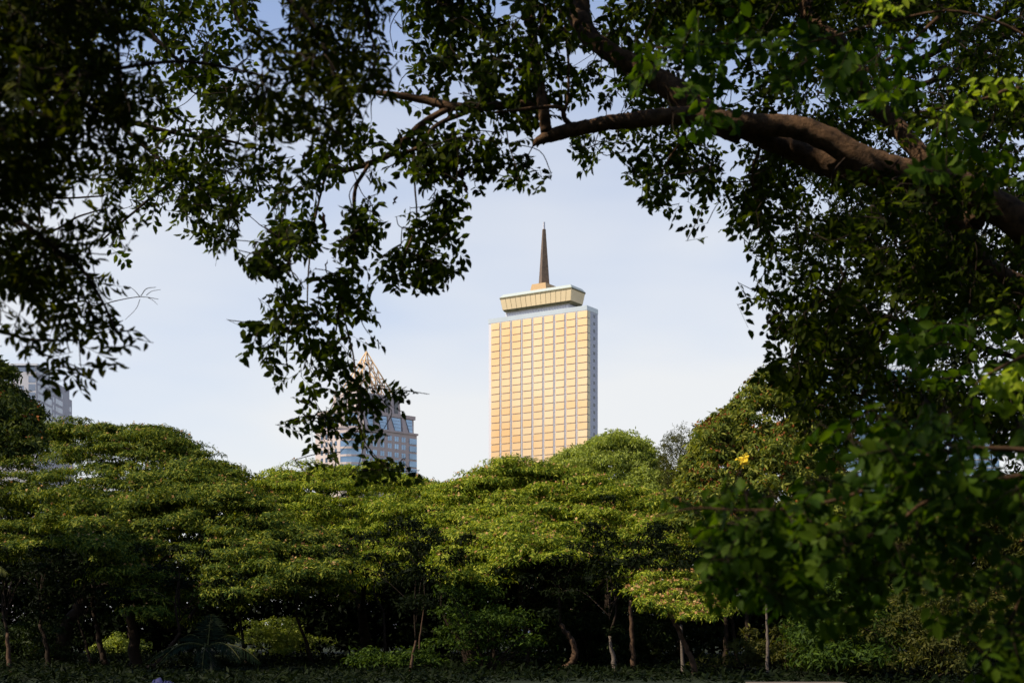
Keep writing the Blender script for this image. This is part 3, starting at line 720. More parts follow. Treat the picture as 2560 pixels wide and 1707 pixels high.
pc = P(-190, 1400, 36)
palm('sunlit-coloured palm whose frond tips poke in at the left edge', (pc[0], 36, 0), pc,
     [(1,-.1,.35,2.3,.45),(1,-.3,-.05,2.35,.75),(.6,-.8,.5,2.1,.6),(-1,0,.5,2.2,.6),(0,1,.6,2.2,.6),(-.5,-.8,.4,2.1,.6)], 'palm_lit')

# far wood closing the view and the low undergrowth
def far_wood():
    n = 5200; x = rng.uniform(-75, 75, n); y = rng.uniform(108, 122, n); hmax = 12 + 1.2*np.sin(x*.19) + .8*np.sin(x*.5+1)
    z = rng.uniform(0, 1, n)*hmax
    cen = np.stack([x, y, z], -1); rr = rng.uniform(1.0, 2.2, n)
    pt, nr, _ = clusters_on_pads(cen, rr, rr*.7, 34); T, A, S = leaf_sprays(pt, nr, 3, .5, .42, .3, .8)
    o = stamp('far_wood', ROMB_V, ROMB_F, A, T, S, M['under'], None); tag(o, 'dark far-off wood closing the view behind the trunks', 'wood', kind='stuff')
far_wood()
def sky_blocking_wood():
    # woods added left, right and behind the viewer: unseen, they block low sky light
    def fill(x0, x1, y0, y1, h, n):
        x = rng.uniform(x0, x1, n); y = rng.uniform(y0, y1, n); return np.stack([x, y, rng.uniform(0, 1, n)*(h+2.5*np.sin(x*.23)*np.sin(y*.2+1))], -1)
    p = np.concatenate([fill(-80, 80, -34, -20, 21, 24000), fill(-85, -58, -20, 105, 15, 15000), fill(55, 82, -20, 105, 19, 17000)])
    m = len(p); a = unit(rng.normal(size=(m, 3))); nn = unit(rng.normal(size=(m, 3))+[0, 0, .8]); s = rng.uniform(.7, 1.3, m)
    o = stamp('sky_blocking_wood', ROMB_V, ROMB_F, frames(a, nn), p, np.stack([s*.8, s, s], -1), M['dim'], None); tag(o, 'unseen woods added around the lawn to block low sky light', 'wood', kind='stuff')
sky_blocking_wood()
def undergrowth():
    n = 22000; x = rng.uniform(-42, 42, n); y = 45.5 + 54*rng.uniform(0, 1, n)**1.3
    pat = .5+.5*np.sin(x*.33+np.sin(y*.4)*1.4)*np.sin(y*.27+1); z = rng.uniform(0, 1, n)**1.6*(.04+.3*pat)
    keep = ~((y < 50) & (z > .2 + .25*pat))
    p = np.stack([x, y, z], -1)[keep]
    T, A, S = leaf_sprays(p, np.tile([0, -.2, 1.], (len(p), 1)), 3, .30, .3, -.3, .6)
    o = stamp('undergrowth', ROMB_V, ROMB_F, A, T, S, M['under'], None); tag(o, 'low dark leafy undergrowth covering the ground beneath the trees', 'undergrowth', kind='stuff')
undergrowth()

# yellow bloom in the pod tree, slab, tarp
c = P(1860, 1147, 64.5)
T, A, S = leaf_sprays(np.repeat([c], 10, 0)+rng.normal(0, .11, (10, 3)), np.tile([0, -1., .3], (10, 1)), 4, .2, .6, 0, .8)
tag(stamp('flower_cluster', ROMB_V, ROMB_F, A, T, S, M['yellow'], None), 'bright yellow flower cluster in the pod-speckled tree', 'flower')
sl_ = empty('stone_slab', (6.9, 35.5, 0), 'low pale stone ledge catching sunlight at the bottom right of the wood', 'ledge')
q0 = P(1878, 1700, 35.5); q1 = P(2120, 1702, 35.5)
b = Box(); b.box((q0[0], 35.5, .27), (q1[0]-q0[0], 0, 0), (0, .9, 0), (0, 0, .17)); b.build('slab_top', solid('stone', (.08,.058,.04), .9, var=.3, scale=4, bump=.5), sl_, bev=.015)
b = Box(); b.box((q0[0]+.1, 35.6, -.05), (q1[0]-q0[0]-.2, 0, 0), (0, .7, 0), (0, 0, .32)); b.build('slab_base', solid('stone_dark', (.2,.17,.14), .9, var=.3, scale=4), sl_)
def tarp():
    c = P(400, 1700, 46); g = 15; u, v = np.meshgrid(np.linspace(-1, 1, g), np.linspace(-1, 1, g))
    z = .30*np.exp(-(u**2*1.4+v**2*1.6)) + .05*rng.normal(size=u.shape) - .12
    V = np.stack([c[0]+u*.5, 46+v*.6, z], -1).reshape(-1, 3); i = np.arange(g-1)[:, None]*g+np.arange(g-1)[None]
    o = link('tarpaulin', V, np.stack([i, i+1, i+g+1, i+g], -1).reshape(-1, 4), solid('blue_tarp', (.004,.006,.06), .8), smooth=True)
    sm = o.modifiers.new('thickness', 'SOLIDIFY'); sm.thickness = .01
    tag(o, 'small crumpled blue tarpaulin on the ground at the foot of the palm', 'tarpaulin')
tarp()
# ================================================================ FOREGROUND TREES
# How much of each 40-pixel cell of the view the overhanging leaves close (0 = open sky, 9 = nearly shut),
# used as the leaf density of the curtain of boughs that hangs 4-14 m ahead of the camera.
GRID = """
9999999998988875 4789999557899985 7668636889999999 9879899999988777
9999999856887653 3899998747779888 7768668689999999 8899887985898767
9989999724886876 4589997742798668 8787888889999989 7899889853448676
9999999956787864 4589997742777887 8884466688988767 6899898743468977
9999999964878875 5669988857676898 7845664888687368 8999998876778767
6799777886876899 8679999943664698 8945335887885768 8777999986789778
5686867976578899 9888888631112577 6752242777785667 8876688977789999
8998876655555898 7889971011234525 5621000236767855 6778888788889999
9988887733466875 6745687673568875 4100555556466101 8888985757888776
9888997767668867 5415867345687877 5400762357865154 8888786435888888
9998556978988988 9855762478998756 7310400578867157 8788888889998875
9997317777878888 8788736747887536 4300000376467789 7777688999999985
8884206678789898 4653058530587001 1000000155413789 7854689999999989
5611156465777842 0313148513387000 0000000321232587 6767999989899999
6743546761357750 0676146527786000 0000000000430665 4689999889998569
7886877540122512 6876356567776000 0000000000000036 5768898789999666
9998866540000017 8773113178886100 0000000000000025 2766857989999988
8888766540000030 1555660257762000 0000000000000004 3444668799899888
6476721000000000 3544566300100000 0000000000000046 6687878678889989
5557774000000000 5657566400000000 0000000000000015 5788886576999988
4356857710000003 7775111500000000 0000000000000003 6999889669999899
2464647740000003 5664562400000000 0000000000000000 4899769679988766
0113355550000003 3436551000000000 0000000000000001 6787999788997555
0025653100000002 1334653100000000 0000000000000004 6999888889995468
0014230000000000 0203567773000000 0000000000000000 2699767888997799
0000000000000000 0017147431000000 0000000000000000 0399887999999998
0000000000000000 0156625300000000 0000000000000000 0258778999999998
0000000000000000 0025414600000000 0000000000000000 0036679998877589
0000000000000000 0034602620000000 0000000000000000 0024689997865457
0000000000000000 0002004763000000 0000000000000000 0025676899998888
0000000000000000 0000000000000000 0000000000003423 3247877658654358
0000000000000000 0000000000000000 0000000035656677 6788564665768865
0000000000000000 0000000000000000 0000000066647788 8888677776568845
0000000000000000 0000000000000000 0000000030025888 7746877564588764
0000000000000000 0000000000000000 0000000000005898 8657887788887653
0000000000000000 0000000000000000 0000000000006789 8566888767557654
0000000000000000 0000000000000000 0000000000003658 8754666555656555
0000000000000000 0000000000000000 0000000000003267 5746544214555457
0000000000000000 0000000000000000 0000000000000001 1226632112523368
0000000000000000 0000000000000000 0000000000000000 0033330001202579
0000000000000000 0000000000000000 0000000000000000 0000000000011468
0000000000000000 0000000000000000 0000000000000000 0000000000001379
0000000000000000 0000000000000000 0000000000000000 0000000000002589
"""
G = np.array([[int(c) for c in ln.replace(' ', '')] for ln in GRID.strip().split('\n')], float)
NR, NC = G.shape
COV = np.array([0, .10, .22, .34, .45, .56, .67, .79, .90, .975])
rr_, cc_ = np.mgrid[0:NR, 0:NC].astype(float)
def blob(r0, c0, hr, hc, soft=1.0):
    return np.clip((1 - ((rr_-r0)/hr)**2 - ((cc_-c0)/hc)**2)*2/soft, 0, 1)
def dens(sx, sy):
    """bilinear leaf density at source pixels; outside the view it continues from the border"""
    gx = np.clip(np.asarray(sx)/40-.5, 0, NC-1.001); gy = np.clip(np.asarray(sy)/40-.5, 0, NR-1.001)
    i, j = gy.astype(int), gx.astype(int); fy, fx = gy-i, gx-j
    return (G[i, j]*(1-fy)*(1-fx)+G[i+1, j]*fy*(1-fx)+G[i, j+1]*(1-fy)*fx+G[i+1, j+1]*fy*fx)

# share of every cell that belongs to each tree
near_l = np.maximum.reduce([blob(5, 2, 9, 8), blob(3, 19.5, 7, 5.5), blob(9, 17, 3, 4, 2)*.5, blob(17, 2, 9, 6.5), blob(21, 6, 4, 4), blob(10, 15, 5, 4, 2)*.35])*(cc_ < 25)
mid_l = np.where(cc_ < 17, 1, np.where(cc_ < 21, .4, 0))*(rr_ < 22)*(1-near_l)*~((cc_ >= 13) & (rr_ >= 15))
near_l = np.where((cc_ < 13) & (rr_ >= 20), 1, near_l); mid_l = np.where((cc_ < 13) & (rr_ >= 20), 0, mid_l); mid_l = np.where(cc_ < 13, 1-near_l, mid_l)
bough = np.clip((rr_-25)/4, 0, 1)*(cc_ > 30)
over = np.maximum.reduce([blob(3.5, 45, 2.6, 6.5)*.8, blob(4, 53, 3, 6), blob(7.5, 44, 1.0, 2)*.6, blob(21.5, 60, 2.5, 5)*.8, blob(9, 60, 2, 4)*.6])*.55*(1-bough)
small_r = np.clip((cc_-49)/4, 0, 1)*(rr_ < 27)*.5*(1-bough)
small_r = np.maximum(small_r, blob(14, 51, 6, 3)*.5)
main = np.clip(1 - near_l - mid_l - bough - over - small_r, 0, 1)
main = np.where((cc_ >= 17) & (cc_ < 27) & (rr_ > 11), 1, main); main = np.where((cc_ >= 13) & (cc_ < 27) & (rr_ > 14), 1, main)

LEAF_C = np.array([(0, -1, 1), (0, -.5, 1)])
def compounds(share, size, depthf, area_px, overlap=1.0, extend=0, pinn=4, wid=.52, asp=1.0, hang=.45, thin=None):
    """sample whole pinnate leaves cell by cell; returns leaflet transforms and leaf base points"""
    lam = -np.log(1-COV[G.astype(int)])*1600/area_px*share*overlap
    rows, cols = [], []
    k = rng.poisson(lam); r, c = np.nonzero(k)
    r, c = np.repeat(r, k[r, c]), np.repeat(c, k[r, c])
    sx = (c+rng.uniform(0, 1, len(c)))*40; sy = (r+rng.uniform(0, 1, len(c)))*40
    # continue the same boughs above, left and right of the view
    if extend:
        m = sy < 160; ex = []
        for q in range(extend): ex.append((sx[m]+rng.normal(0, 20, m.sum()), -sy[m]-160*q+rng.normal(0, 10, m.sum())))
        m = (sx < 120) | (sx > 2440)
        for q in range(2): ex.append((np.where(sx[m] < 120, -sx[m]-120*q, 5120-sx[m]+120*q), sy[m]))
        for a, b_ in ex: sx = np.concatenate([sx, a]); sy = np.concatenate([sy, b_])
    n = len(sx); d = depthf(sx, sy, n)
    cen = P(sx, sy, d)
    dr = rng.normal(size=(n, 3))*[1, .7, .5]; dr[:, 2] -= hang; dr = unit(dr)
    nn = rng.normal(size=(n, 3))*[.6, .8, .6] + [0, -.5, .25]; nn = unit(nn - dr*(nn*dr).sum(1)[:, None])
    side = np.cross(dr, nn)
    L = size*pinn*.62*rng.uniform(.75, 1.15, n)     # rachis length
    base = cen - dr*L[:, None]*.55
    T, A, S, own = [], [], [], []
    for i in range(pinn):
        for s in (-1, 1):
            t = (i+.35+.25*(s > 0))/pinn
            p = base + dr*(L*t)[:, None]
            ld = unit(side*s*.95 + dr*.45 + np.array([0, 0, -.35]) + rng.normal(0, .22, (n, 3)))
            ln = unit(nn + rng.normal(0, .38, (n, 3)))
            sz = size*rng.uniform(.75, 1.15, n)*(1 - .25*abs(t-.55))
            T.append(p+ld*(size*.12)); A.append(frames(ld, ln)); S.append(np.stack([sz*wid/.84, sz, sz], -1)); own.append(np.arange(n))
    p = base+dr*L[:, None]; ld = unit(dr+rng.normal(0, .2, (n, 3))); sz = size*rng.uniform(.85, 1.2, n)
    T.append(p); A.append(frames(ld, nn)); S.append(np.stack([sz*wid/.84, sz, sz], -1)); own.append(np.arange(n))
    T, A, S, own = [np.concatenate(q) for q in (T, A, S, own)]
    mid = T + A[:, 1]*S[:, 1:2]*.5
    mx_ = CX + mid[:, 0]/mid[:, 1]*F; my_ = HOR - (mid[:, 2]-EYE)/mid[:, 1]*F
    dn = dens(mx_, my_); keep = rng.uniform(size=len(T)) < np.clip(dn/2.2, 0, 1)
    return T[keep], A[keep], S[keep], base, dr, L, own[keep], (sx, sy)

def grow(nodes, nrad, tips, tube, r_tip=.0025, gap=3.0, jit=.10, rmax=.02):
    """join every tip to the nearest bough or earlier twig, preferring paths that stay behind leaves"""
    nodes = [np.array(p) for p in nodes]; nr = list(nrad); arr = np.array(nodes)
    d0 = np.array([np.min(np.linalg.norm(arr-t, axis=1)) for t in tips])
    for i in np.argsort(d0):
        t = tips[i]; arr = np.array(nodes) if len(nodes) != len(arr) else arr
        dd = np.linalg.norm(arr-t, axis=1); j = np.argpartition(dd, min(25, len(dd)-1))[:25]
        cost = np.empty(len(j))
        for q, jj in enumerate(j):
            s = arr[jj][None]*(1-np.array([.25, .5, .75])[:, None]) + t[None]*np.array([.25, .5, .75])[:, None]
            g = dens(CX+s[:, 0]/s[:, 1]*F, HOR-(s[:, 2]-EYE)/s[:, 1]*F)
            cost[q] = dd[jj]*(1+gap*np.mean(np.clip(1-g/5, 0, 1)))
        jj = j[np.argmin(cost)]; L = dd[jj]
        if L < .02: continue
        p0 = arr[jj]; sag = rng.normal(0, jit*L, 3)
        cv = catmull([p0, (p0+t)/2+sag, t], 4)
        r0 = min(rmax, nr[jj]*.7, .004+.010*L); r0 = max(r0, r_tip*1.3)
        tube.add(cv, [r0, r_tip], 4)
        for f_ in ((4, 8) if L > .3 else (8,)): nodes.append(cv[f_]); nr.append(r_tip + (r0-r_tip)*(1-f_/8))

def limbs(defs, root, mat, name='limb', n=10, rough=.10, k=7):
    nodes, nr = [], []
    for pts in defs:
        p = np.array([P(a[0], a[1], a[2]) for a in pts]); rd = np.array([a[3]/F*a[2] for a in pts])*(.9 if pts[0][3] > 20 else 1)
        cv = catmull(p, k); rr2 = np.interp(np.linspace(0, len(pts)-1, len(cv)), np.arange(len(pts)), rd)
        wob = rng.normal(0, 1, cv.shape)*rr2[:, None]*.035; wob[0] = wob[-1] = 0
        t = Tubes(); t.add(cv+wob, rr2, n if rd.max() > .03 else 6, rough); t.build(name, mat, root)
        nodes += list(cv); nr += list(rr2)
    return nodes, nr

def leafset(name, T, A, S, mat, root): return stamp(name, LEAF_V, LEAF_F, A, T, S, mat, root)
def petioles(base, dr, L, tube, nodes, frac=1.0):
    for i in range(len(base)):
        if rng.uniform() > frac: continue
        tube.add([base[i]-dr[i]*.01, base[i]+dr[i]*L[i]*.95], [.0016, .0010], 3)

def cloud(fx, amp, seed):
    r2 = np.random.default_rng(seed); ph = r2.uniform(0, 6, 6); f = r2.uniform(.004, .011, 6)
    return lambda x, y: amp*(np.sin(x*f[0]+ph[0])+np.sin(y*f[1]+ph[1])+np.sin((x+y)*f[2]+ph[2]))/2

# ---- main tree: big limbs from the right, long arm to the centre -------------
root = empty('overhanging_tree', (4.3, 8.6, 0), 'big tree arching in from the right with thick brown limbs and a broken-off branch stub', 'tree')
tb = Tubes(); trunk = [np.array([4.3, 8.6, -.3]), np.array([4.2, 8.6, 1.2]), np.array([3.95, 8.4, 2.6]), P(2860, 900, 8.2)]
tb.add(catmull(trunk, 8), [.30, .15], 12, .07); tb.build('trunk', M['bark'], root)
nodes, nr = limbs([
 [(2860,900,8.2,58),(2740,720,8.1,54),(2560,562,8.0,46),(2400,470,8.0,43),(2290,440,8.0,40),(2180,408,8.0,38),(2060,345,8.0,33),(1990,318,8.0,31),(1930,315,8.0,30),(1870,308,8.0,28),(1800,300,8.0,26),(1740,292,8.0,24),(1680,290,8.0,24),(1620,297,8.0,23),(1540,305,8.0,21),(1480,315,8.0,19),(1430,325,8.0,20),(1380,338,8.0,19),(1345,353,8.0,11),(1332,366,8.0,2.5)],
 [(2240,440,8.1,34),(2120,425,8.15,34),(2040,400,8.2,32),(1960,366,8.2,28),(1900,345,8.1,24),(1850,325,8.05,20)],
 [(1850,325,8.1,36),(1800,310,8.15,34),(1760,280,8.2,36),(1704,237,8.3,35),(1620,185,8.4,31),(1540,140,8.5,27),(1480,98,8.6,25),(1450,50,8.7,32),(1440,0,8.8,36),(1432,-90,8.9,33),(1450,-300,9.0,26)],
 [(1366,330,8.0,15),(1358,270,8.0,14),(1350,220,8.05,13),(1338,150,8.1,13),(1330,80,8.1,12),(1325,0,8.2,12),(1318,-120,8.3,10)],
 [(1424,312,8.0,8),(1408,288,7.95,6),(1418,255,7.9,4),(1422,180,7.9,3.4),(1416,100,7.9,3),(1410,40,7.9,3)],
 [(1412,290,7.95,6),(1396,268,7.9,5),(1340,270,7.85,4.5),(1290,276,7.85,4),(1230,282,7.85,3)],
 [(1352,258,8.05,10),(1280,262,8.1,10),(1200,268,8.1,11),(1130,266,8.15,11),(1060,250,8.2,10),(1000,240,8.2,8),(960,234,8.25,7),(880,224,8.3,5)],
 [(1130,266,8.15,8),(1060,306,8.2,8),(1010,352,8.2,8),(965,392,8.25,8),(900,416,8.3,7),(840,430,8.3,6),(770,430,8.3,4)],
 [(1180,275,8.15,6),(1090,315,8.15,5.5),(1045,370,8.15,5),(940,400,8.15,4.5),(905,440,8.15,5),(888,475,8.15,5),(885,540,8.15,5),(883,640,8.15,4),(878,690,8.15,3.4),(858,715,8.15,3),(848,760,8.15,2.6),(840,830,8.15,2)],
 [(815,432,8.3,3.5),(803,480,8.25,3.2),(788,545,8.25,3),(778,600,8.2,2.6),(770,700,8.2,2.2),(768,790,8.2,1.8)],
 [(850,760,8.15,2.4),(864,810,8.1,2.4),(877,860,8.1,2.2),(885,900,8.1,2.2),(890,945,8.1,2),(902,1000,8.1,2),(872,1062,8.1,1.6)],
 [(1000,350,8.2,3.5),(1030,420,8.2,3),(1038,480,8.2,2.6),(1040,560,8.2,2.2),(1010,640,8.2,2)],
 [(2440,560,8.3,26),(2400,480,8.5,24),(2330,415,8.6,24),(2270,352,8.7,25),(2230,300,8.8,24),(2160,235,8.9,24),(2105,125,9.0,28),(2040,70,9.1,26),(1990,-40,9.2,20)],
 [(2320,470,8.5,28),(2390,560,8.6,30),(2440,640,8.7,30),(2500,690,8.8,30),(2600,740,8.9,30),(2900,900,9.0,30)],
 [(2250,470,8.4,5),(2180,560,8.6,4),(2130,640,8.7,3.2),(2080,760,8.7,2.6),(2020,860,8.6,2)],
 [(2330,520,8.5,5),(2300,640,8.7,4),(2240,760,8.8,3.4),(2180,900,8.8,3),(2140,1040,8.7,2)],
 [(1760,320,8.0,4),(1700,360,8.1,3.2),(1660,420,8.2,2.6),(1640,480,8.2,2)],
 [(1900,370,8.2,4.5),(1880,440,8.4,3.6),(1900,520,8.5,3),(1930,600,8.5,2.6),(1960,720,8.5,2)],
], root, M['bark'], rough=.045, n=14)
cl = cloud(0, .55, 3)
def dmain(x, y, n):
    base = 8.2 + np.clip(cl(x, y), -.8, .8)
    base = np.where((x > 1420), np.where(y < 430, 8.3 + rng.uniform(-.05, 2.6, n), base + rng.uniform(-.6, 2.4, n)), base + rng.normal(0, .22, n))
    return base
mo = 1.45 - .42*((cc_ < 34) & (rr_ < 12)) + .5*np.clip((cc_-45)/4, 0, 1)*np.clip((rr_-4)/4, .4, 1)
T, A, S, base, dr, L, own, (sx, sy) = compounds(main, .064, dmain, 1150, overlap=mo, extend=3)
leafset('foliage', T, A, S, M['leaf_main'], root)
tw = Tubes(); inside = (sx < 2600) & (sy > -80)
idx = np.nonzero(inside)[0]
grow(nodes, nr, base[idx], tw)
pi = np.nonzero(inside)[0]; petioles(base[pi], dr[pi], L[pi], tw, None)
tw.build('twigs', M['twig'], root)
# brown withered leaves dangling
dl = Tubes()
for a, b_, r1 in (((806,528),(812,582), 5.5), ((1146,420),(1160,452), 6), ((1158,452),(1170,486), 5), ((990,490),(984,512), 3), ((818,650),(815,690), 2), ((762,380),(758,410), 4)):
    p0, p1 = P(*a, 8.1), P(*b_, 8.1); t = np.linspace(0, 1, 7)[:, None]; cv = p0*(1-t)+p1*t+rng.normal(0, .004, (7, 3))
    dl.add(cv, np.array([.2, .8, 1, .9, 1, .6, .1])*r1/F*8.1, 6, .35)
dl.build('withered_leaves', M['leaf_dead'], root)
# fresh green leaves of the same tree in front of the limbs
def dover(x, y, n): return 5.6 + rng.normal(0, .35, n)

# ---- tree at the left, just ahead of the camera --------------------------------
root = empty('near_left_tree', (-3.3, 4.6, 0), 'closest tree hanging in from the upper left, its narrow pinnate leaves out of focus', 'tree')
tb = Tubes(); tb.add(catmull([[-3.3,4.6,-.3],[-3.25,4.6,1.6],[-3.0,4.7,3.2],[-2.6,4.8,4.4]], 8), [.2, .09], 12, .07); tb.build('trunk', M['bark_grey'], root)
nodes, nr = limbs([
 [(-560,-300,4.8,44),(-300,60,4.8,26),(-100,230,4.8,14),(40,232,4.8,9),(136,226,4.8,7),(231,188,4.8,6),(313,169,4.8,5),(463,154,4.8,5),(600,177,4.8,4),(700,200,4.8,3)],
 [(-300,60,4.8,18),(-160,380,4.8,13),(-20,520,4.9,9),(60,560,4.9,7),(150,630,4.9,5.5),(210,680,4.9,4.5),(262,765,4.9,4),(290,830,4.9,3)],
 [(-160,380,4.8,9),(-80,760,4.8,6),(40,840,4.8,4.5),(120,850,4.8,4),(200,850,4.8,3)],
 [(-300,60,4.8,24),(-60,-60,4.9,18),(240,-90,5.0,14),(520,-60,5.1,12),(690,-20,5.1,9),(780,60,5.1,6),(830,170,5.1,4),(860,280,5.1,3)],
 [(520,-60,5.1,10),(820,-80,5.2,8),(900,-10,5.2,6),(930,100,5.2,4)],
 [(0,330,4.9,6),(110,300,4.9,4),(200,330,4.9,3),(300,380,4.9,2.5)],
], root, M['bark_dark'])
cl2 = cloud(0, .4, 9)
def dleft(x, y, n): return 4.9 + np.clip(cl2(x, y), -.5, .5) + rng.uniform(-.4, .7, n)
T, A, S, base, dr, L, own, (sx, sy) = compounds(near_l, .050, dleft, 1250, overlap=1.0-.2*(cc_ > 12), extend=3, pinn=5, wid=.36)
leafset('foliage', T, A, S, M['leaf_left'], root)
tw = Tubes(); inside = (sx > -60) & (sy > -60)
idx = np.nonzero(inside)[0]; grow(nodes, nr, base[idx], tw, r_tip=.0018)
pi = np.nonzero(inside)[0]; petioles(base[pi], dr[pi], L[pi], tw, None); tw.build('twigs', M['twig'], root)

# ---- second left tree, further off and in focus ---------------------------------
root = empty('left_background_tree', (-7.2, 10.5, 0), 'sharper small-leaved tree behind the near left one, thin crossing twigs against the sky', 'tree')
tb = Tubes(); tb.add(catmull([[-7.2,10.5,-.3],[-7.1,10.5,2.4],[-6.6,10.4,4.6],[-5.4,10.3,6.2]], 8), [.26, .12], 12, .07); tb.build('trunk', M['bark_grey'], root)
nodes, nr = limbs([
 [(-560,40,10.3,40),(-300,110,10.3,26),(-80,170,10.2,18),(40,210,10.2,13),(163,240,10.1,10),(272,286,10.1,8),(354,313,10.1,6.5),(463,338,10.1,5),(560,350,10.1,4),(640,372,10.1,3)],
 [(272,286,10.1,6),(330,340,10.1,5),(400,400,10.1,4.5),(440,440,10.1,4),(367,503,10.1,3.5),(300,560,10.1,3),(258,598,10.1,2.2)],
 [(163,240,10.1,6),(100,420,10.1,5),(110,574,10.1,3.2),(200,540,10.1,2.4),(270,520,10.1,1.8)],
 [(40,490,10.1,3),(150,496,10.1,2.4),(260,490,10.1,2)],
 [(-300,110,10.3,18),(0,20,10.2,12),(330,66,10.2,9),(390,100,10.2,6),(450,160,10.2,4),(480,230,10.2,3)],
 [(560,-60,9.8,6),(600,60,9.8,5),(640,84,9.8,4.5),(692,141,9.8,4),(728,180,9.8,3.6),(762,218,9.8,3),(790,250,9.8,2)],
 [(440,440,10.1,4),(520,470,10.1,3.4),(560,520,10.1,2.6),(600,560,10.1,2)],
 [(216,742,10.1,1.76),(235,765,10.1,1.43),(290,752,10.1,1.21),(350,742,10.1,0.99),(396,748,10.1,0.66)],
 [(350,742,10.1,0.99),(338,728,10.1,0.77),(324,716,10.1,0.55)],[(352,740,10.1,1.21),(366,722,10.1,0.99),(390,718,10.1,0.55)],[(366,738,10.1,0.88),(380,728,10.1,0.66),(402,724,10.1,0.50)],[(350,748,10.1,0.83),(340,772,10.1,0.66),(312,800,10.1,0.55)],[(370,744,10.1,0.72),(384,752,10.1,0.55),(394,762,10.1,0.44)],
], root, M['twig'])
def dmid(x, y, n): return 10.1 + rng.normal(0, .4, n)
T, A, S, base, dr, L, own, (sx, sy) = compounds(mid_l, .068, dmid, 1050, overlap=1.05, extend=2, wid=.5)
leafset('foliage', T, A, S, M['leaf_main'], root)
tw = Tubes(); inside = (sx > -60) & (sy > -60)
idx = np.nonzero(inside)[0]; grow(nodes, nr, base[idx], tw, r_tip=.003)
pi = np.nonzero(inside)[0]; petioles(base[pi], dr[pi], L[pi], tw, None); tw.build('twigs', M['twig'], root)

# ---- small-leaved tree behind the right-hand limbs -------------------------------
root = empty('right_background_tree', (8.6, 14.2, 0), 'fine-leaved dark tree behind the thick limbs, its straight boughs crossing the upper right corner', 'tree')
tb = Tubes(); tb.add(catmull([[8.6,14.2,-.3],[8.5,14.2,2.4],[8.1,14,4.2],[7.4,13.8,5.6]], 8), [.28, .16], 12, .07); tb.build('trunk', M['bark_dark'], root)
nodes, nr = limbs([
 [(3180,450,13.8,36),(2900,330,13.7,24),(2700,90,13.6,18),(2560,68,13.5,12),(2480,110,13.5,12),(2380,180,13.5,10),(2300,215,13.5,7),(2200,262,13.5,5)],
 [(2700,90,13.6,14),(2620,-50,13.6,12),(2519,20,13.5,10),(2404,92,13.5,10),(2300,150,13.5,8),(2220,190,13.5,4)],
 [(2404,92,13.5,8),(2408,140,13.5,7),(2380,180,13.5,7),(2350,220,13.5,5)],
 [(3180,450,13.8,24),(2800,520,13.6,14),(2640,640,13.6,12),(2540,660,13.6,9),(2520,560,13.6,6),(2540,440,13.6,4)],
 [(2640,640,13.6,10),(2560,900,13.5,8),(2480,1080,13.5,6),(2420,1120,13.5,4)],
 [(2560,900,13.5,7),(2300,820,13.5,6),(2120,760,13.5,5),(2010,700,13.5,3)],
 [(2540,440,13.6,5),(2470,560,13.5,4),(2420,680,13.5,3)],
], root, M['bark_dark'])
def dsm(x, y, n): return 13.6 + rng.uniform(-1.0, 1.2, n)
T, A, S, base, dr, L, own, (sx, sy) = compounds(small_r, .060, dsm, 520, overlap=2.0, extend=2, wid=.46, pinn=5)
leafset('foliage', T, A, S, M['leaf_far'], root)
tw = Tubes(); inside = (sx < 2620) & (sy > -60)
idx = np.nonzero(inside)[0]; grow(nodes, nr, base[idx], tw, r_tip=.003); tw.build('twigs', M['twig'], root)

# ---- near tree on the right: low bough with large soft leaves ---------------------
root = empty('near_right_tree', (2.9, 3.7, 0), 'nearest tree reaching in low from the right edge with large soft green leaves', 'tree')
tb = Tubes(); tb.add(catmull([[2.9,3.7,-.3],[2.85,3.7,1.2],[2.7,3.8,2.3],[2.75,4.0,3.6]], 8), [.16, .07], 12, .07); tb.build('trunk', M['bark'], root)
nodes, nr = limbs([
 [(3900,1200,3.8,50),(3000,1230,3.8,30),(2700,1190,3.8,13),(2560,1188,3.8,8),(2480,1205,3.8,7),(2380,1228,3.8,6),(2300,1262,3.8,5),(2240,1310,3.8,4.5),(2160,1345,3.8,5),(2060,1400,3.8,4),(1980,1440,3.8,3)],
 [(3000,1230,3.8,20),(2600,1130,3.7,8),(2350,1130,3.7,5),(2260,1180,3.7,4.5),(2120,1240,3.7,5),(1980,1270,3.7,4),(1850,1275,3.7,3.4),(1740,1270,3.7,2.6),(1640,1290,3.7,2)],
 [(2380,1228,3.8,6),(2420,1320,3.8,5),(2400,1420,3.8,4),(2340,1500,3.8,3)],
 [(2700,1190,3.8,12),(2620,1400,3.8,8),(2540,1520,3.8,5),(2500,1620,3.8,3)],
 [(3860,800,4.2,34),(3000,500,4.6,22),(2700,330,5.4,12),(2560,225,5.6,5),(2470,245,5.6,4.5),(2400,262,5.6,4),(2300,280,5.6,3)],
 [(2700,330,5.4,7),(2600,120,5.6,4),(2400,30,5.6,3),(2200,60,5.6,2.6),(2000,110,5.6,2.2),(1800,110,5.6,1.8),(1640,120,5.6,1.5)],
 [(2800,760,4.6,9),(2640,860,4.4,7),(2560,890,4.4,5),(2480,930,4.4,3.4),(2440,960,4.4,2.4)],
 [(3000,500,4.6,14),(2860,640,4.6,11),(2800,760,4.6,9)],
 [(2350,40,5.6,5),(2260,120,5.6,4),(2180,170,5.6,3.4),(2060,200,5.6,2.6)],
], root, M['bark'])
def dnear(x, y, n): return 3.8 + rng.uniform(-.35, .5, n)
T, A, S, base, dr, L, own, (sx, sy) = compounds(bough, .047, dnear, 2150, overlap=1.2, extend=1, pinn=4, wid=.58, hang=.8)
T2, A2, S2, b2, d2, L2, own2, (sx2, sy2) = compounds(over, .066, dover, 2300, extend=2, pinn=4, wid=.55, hang=.3)
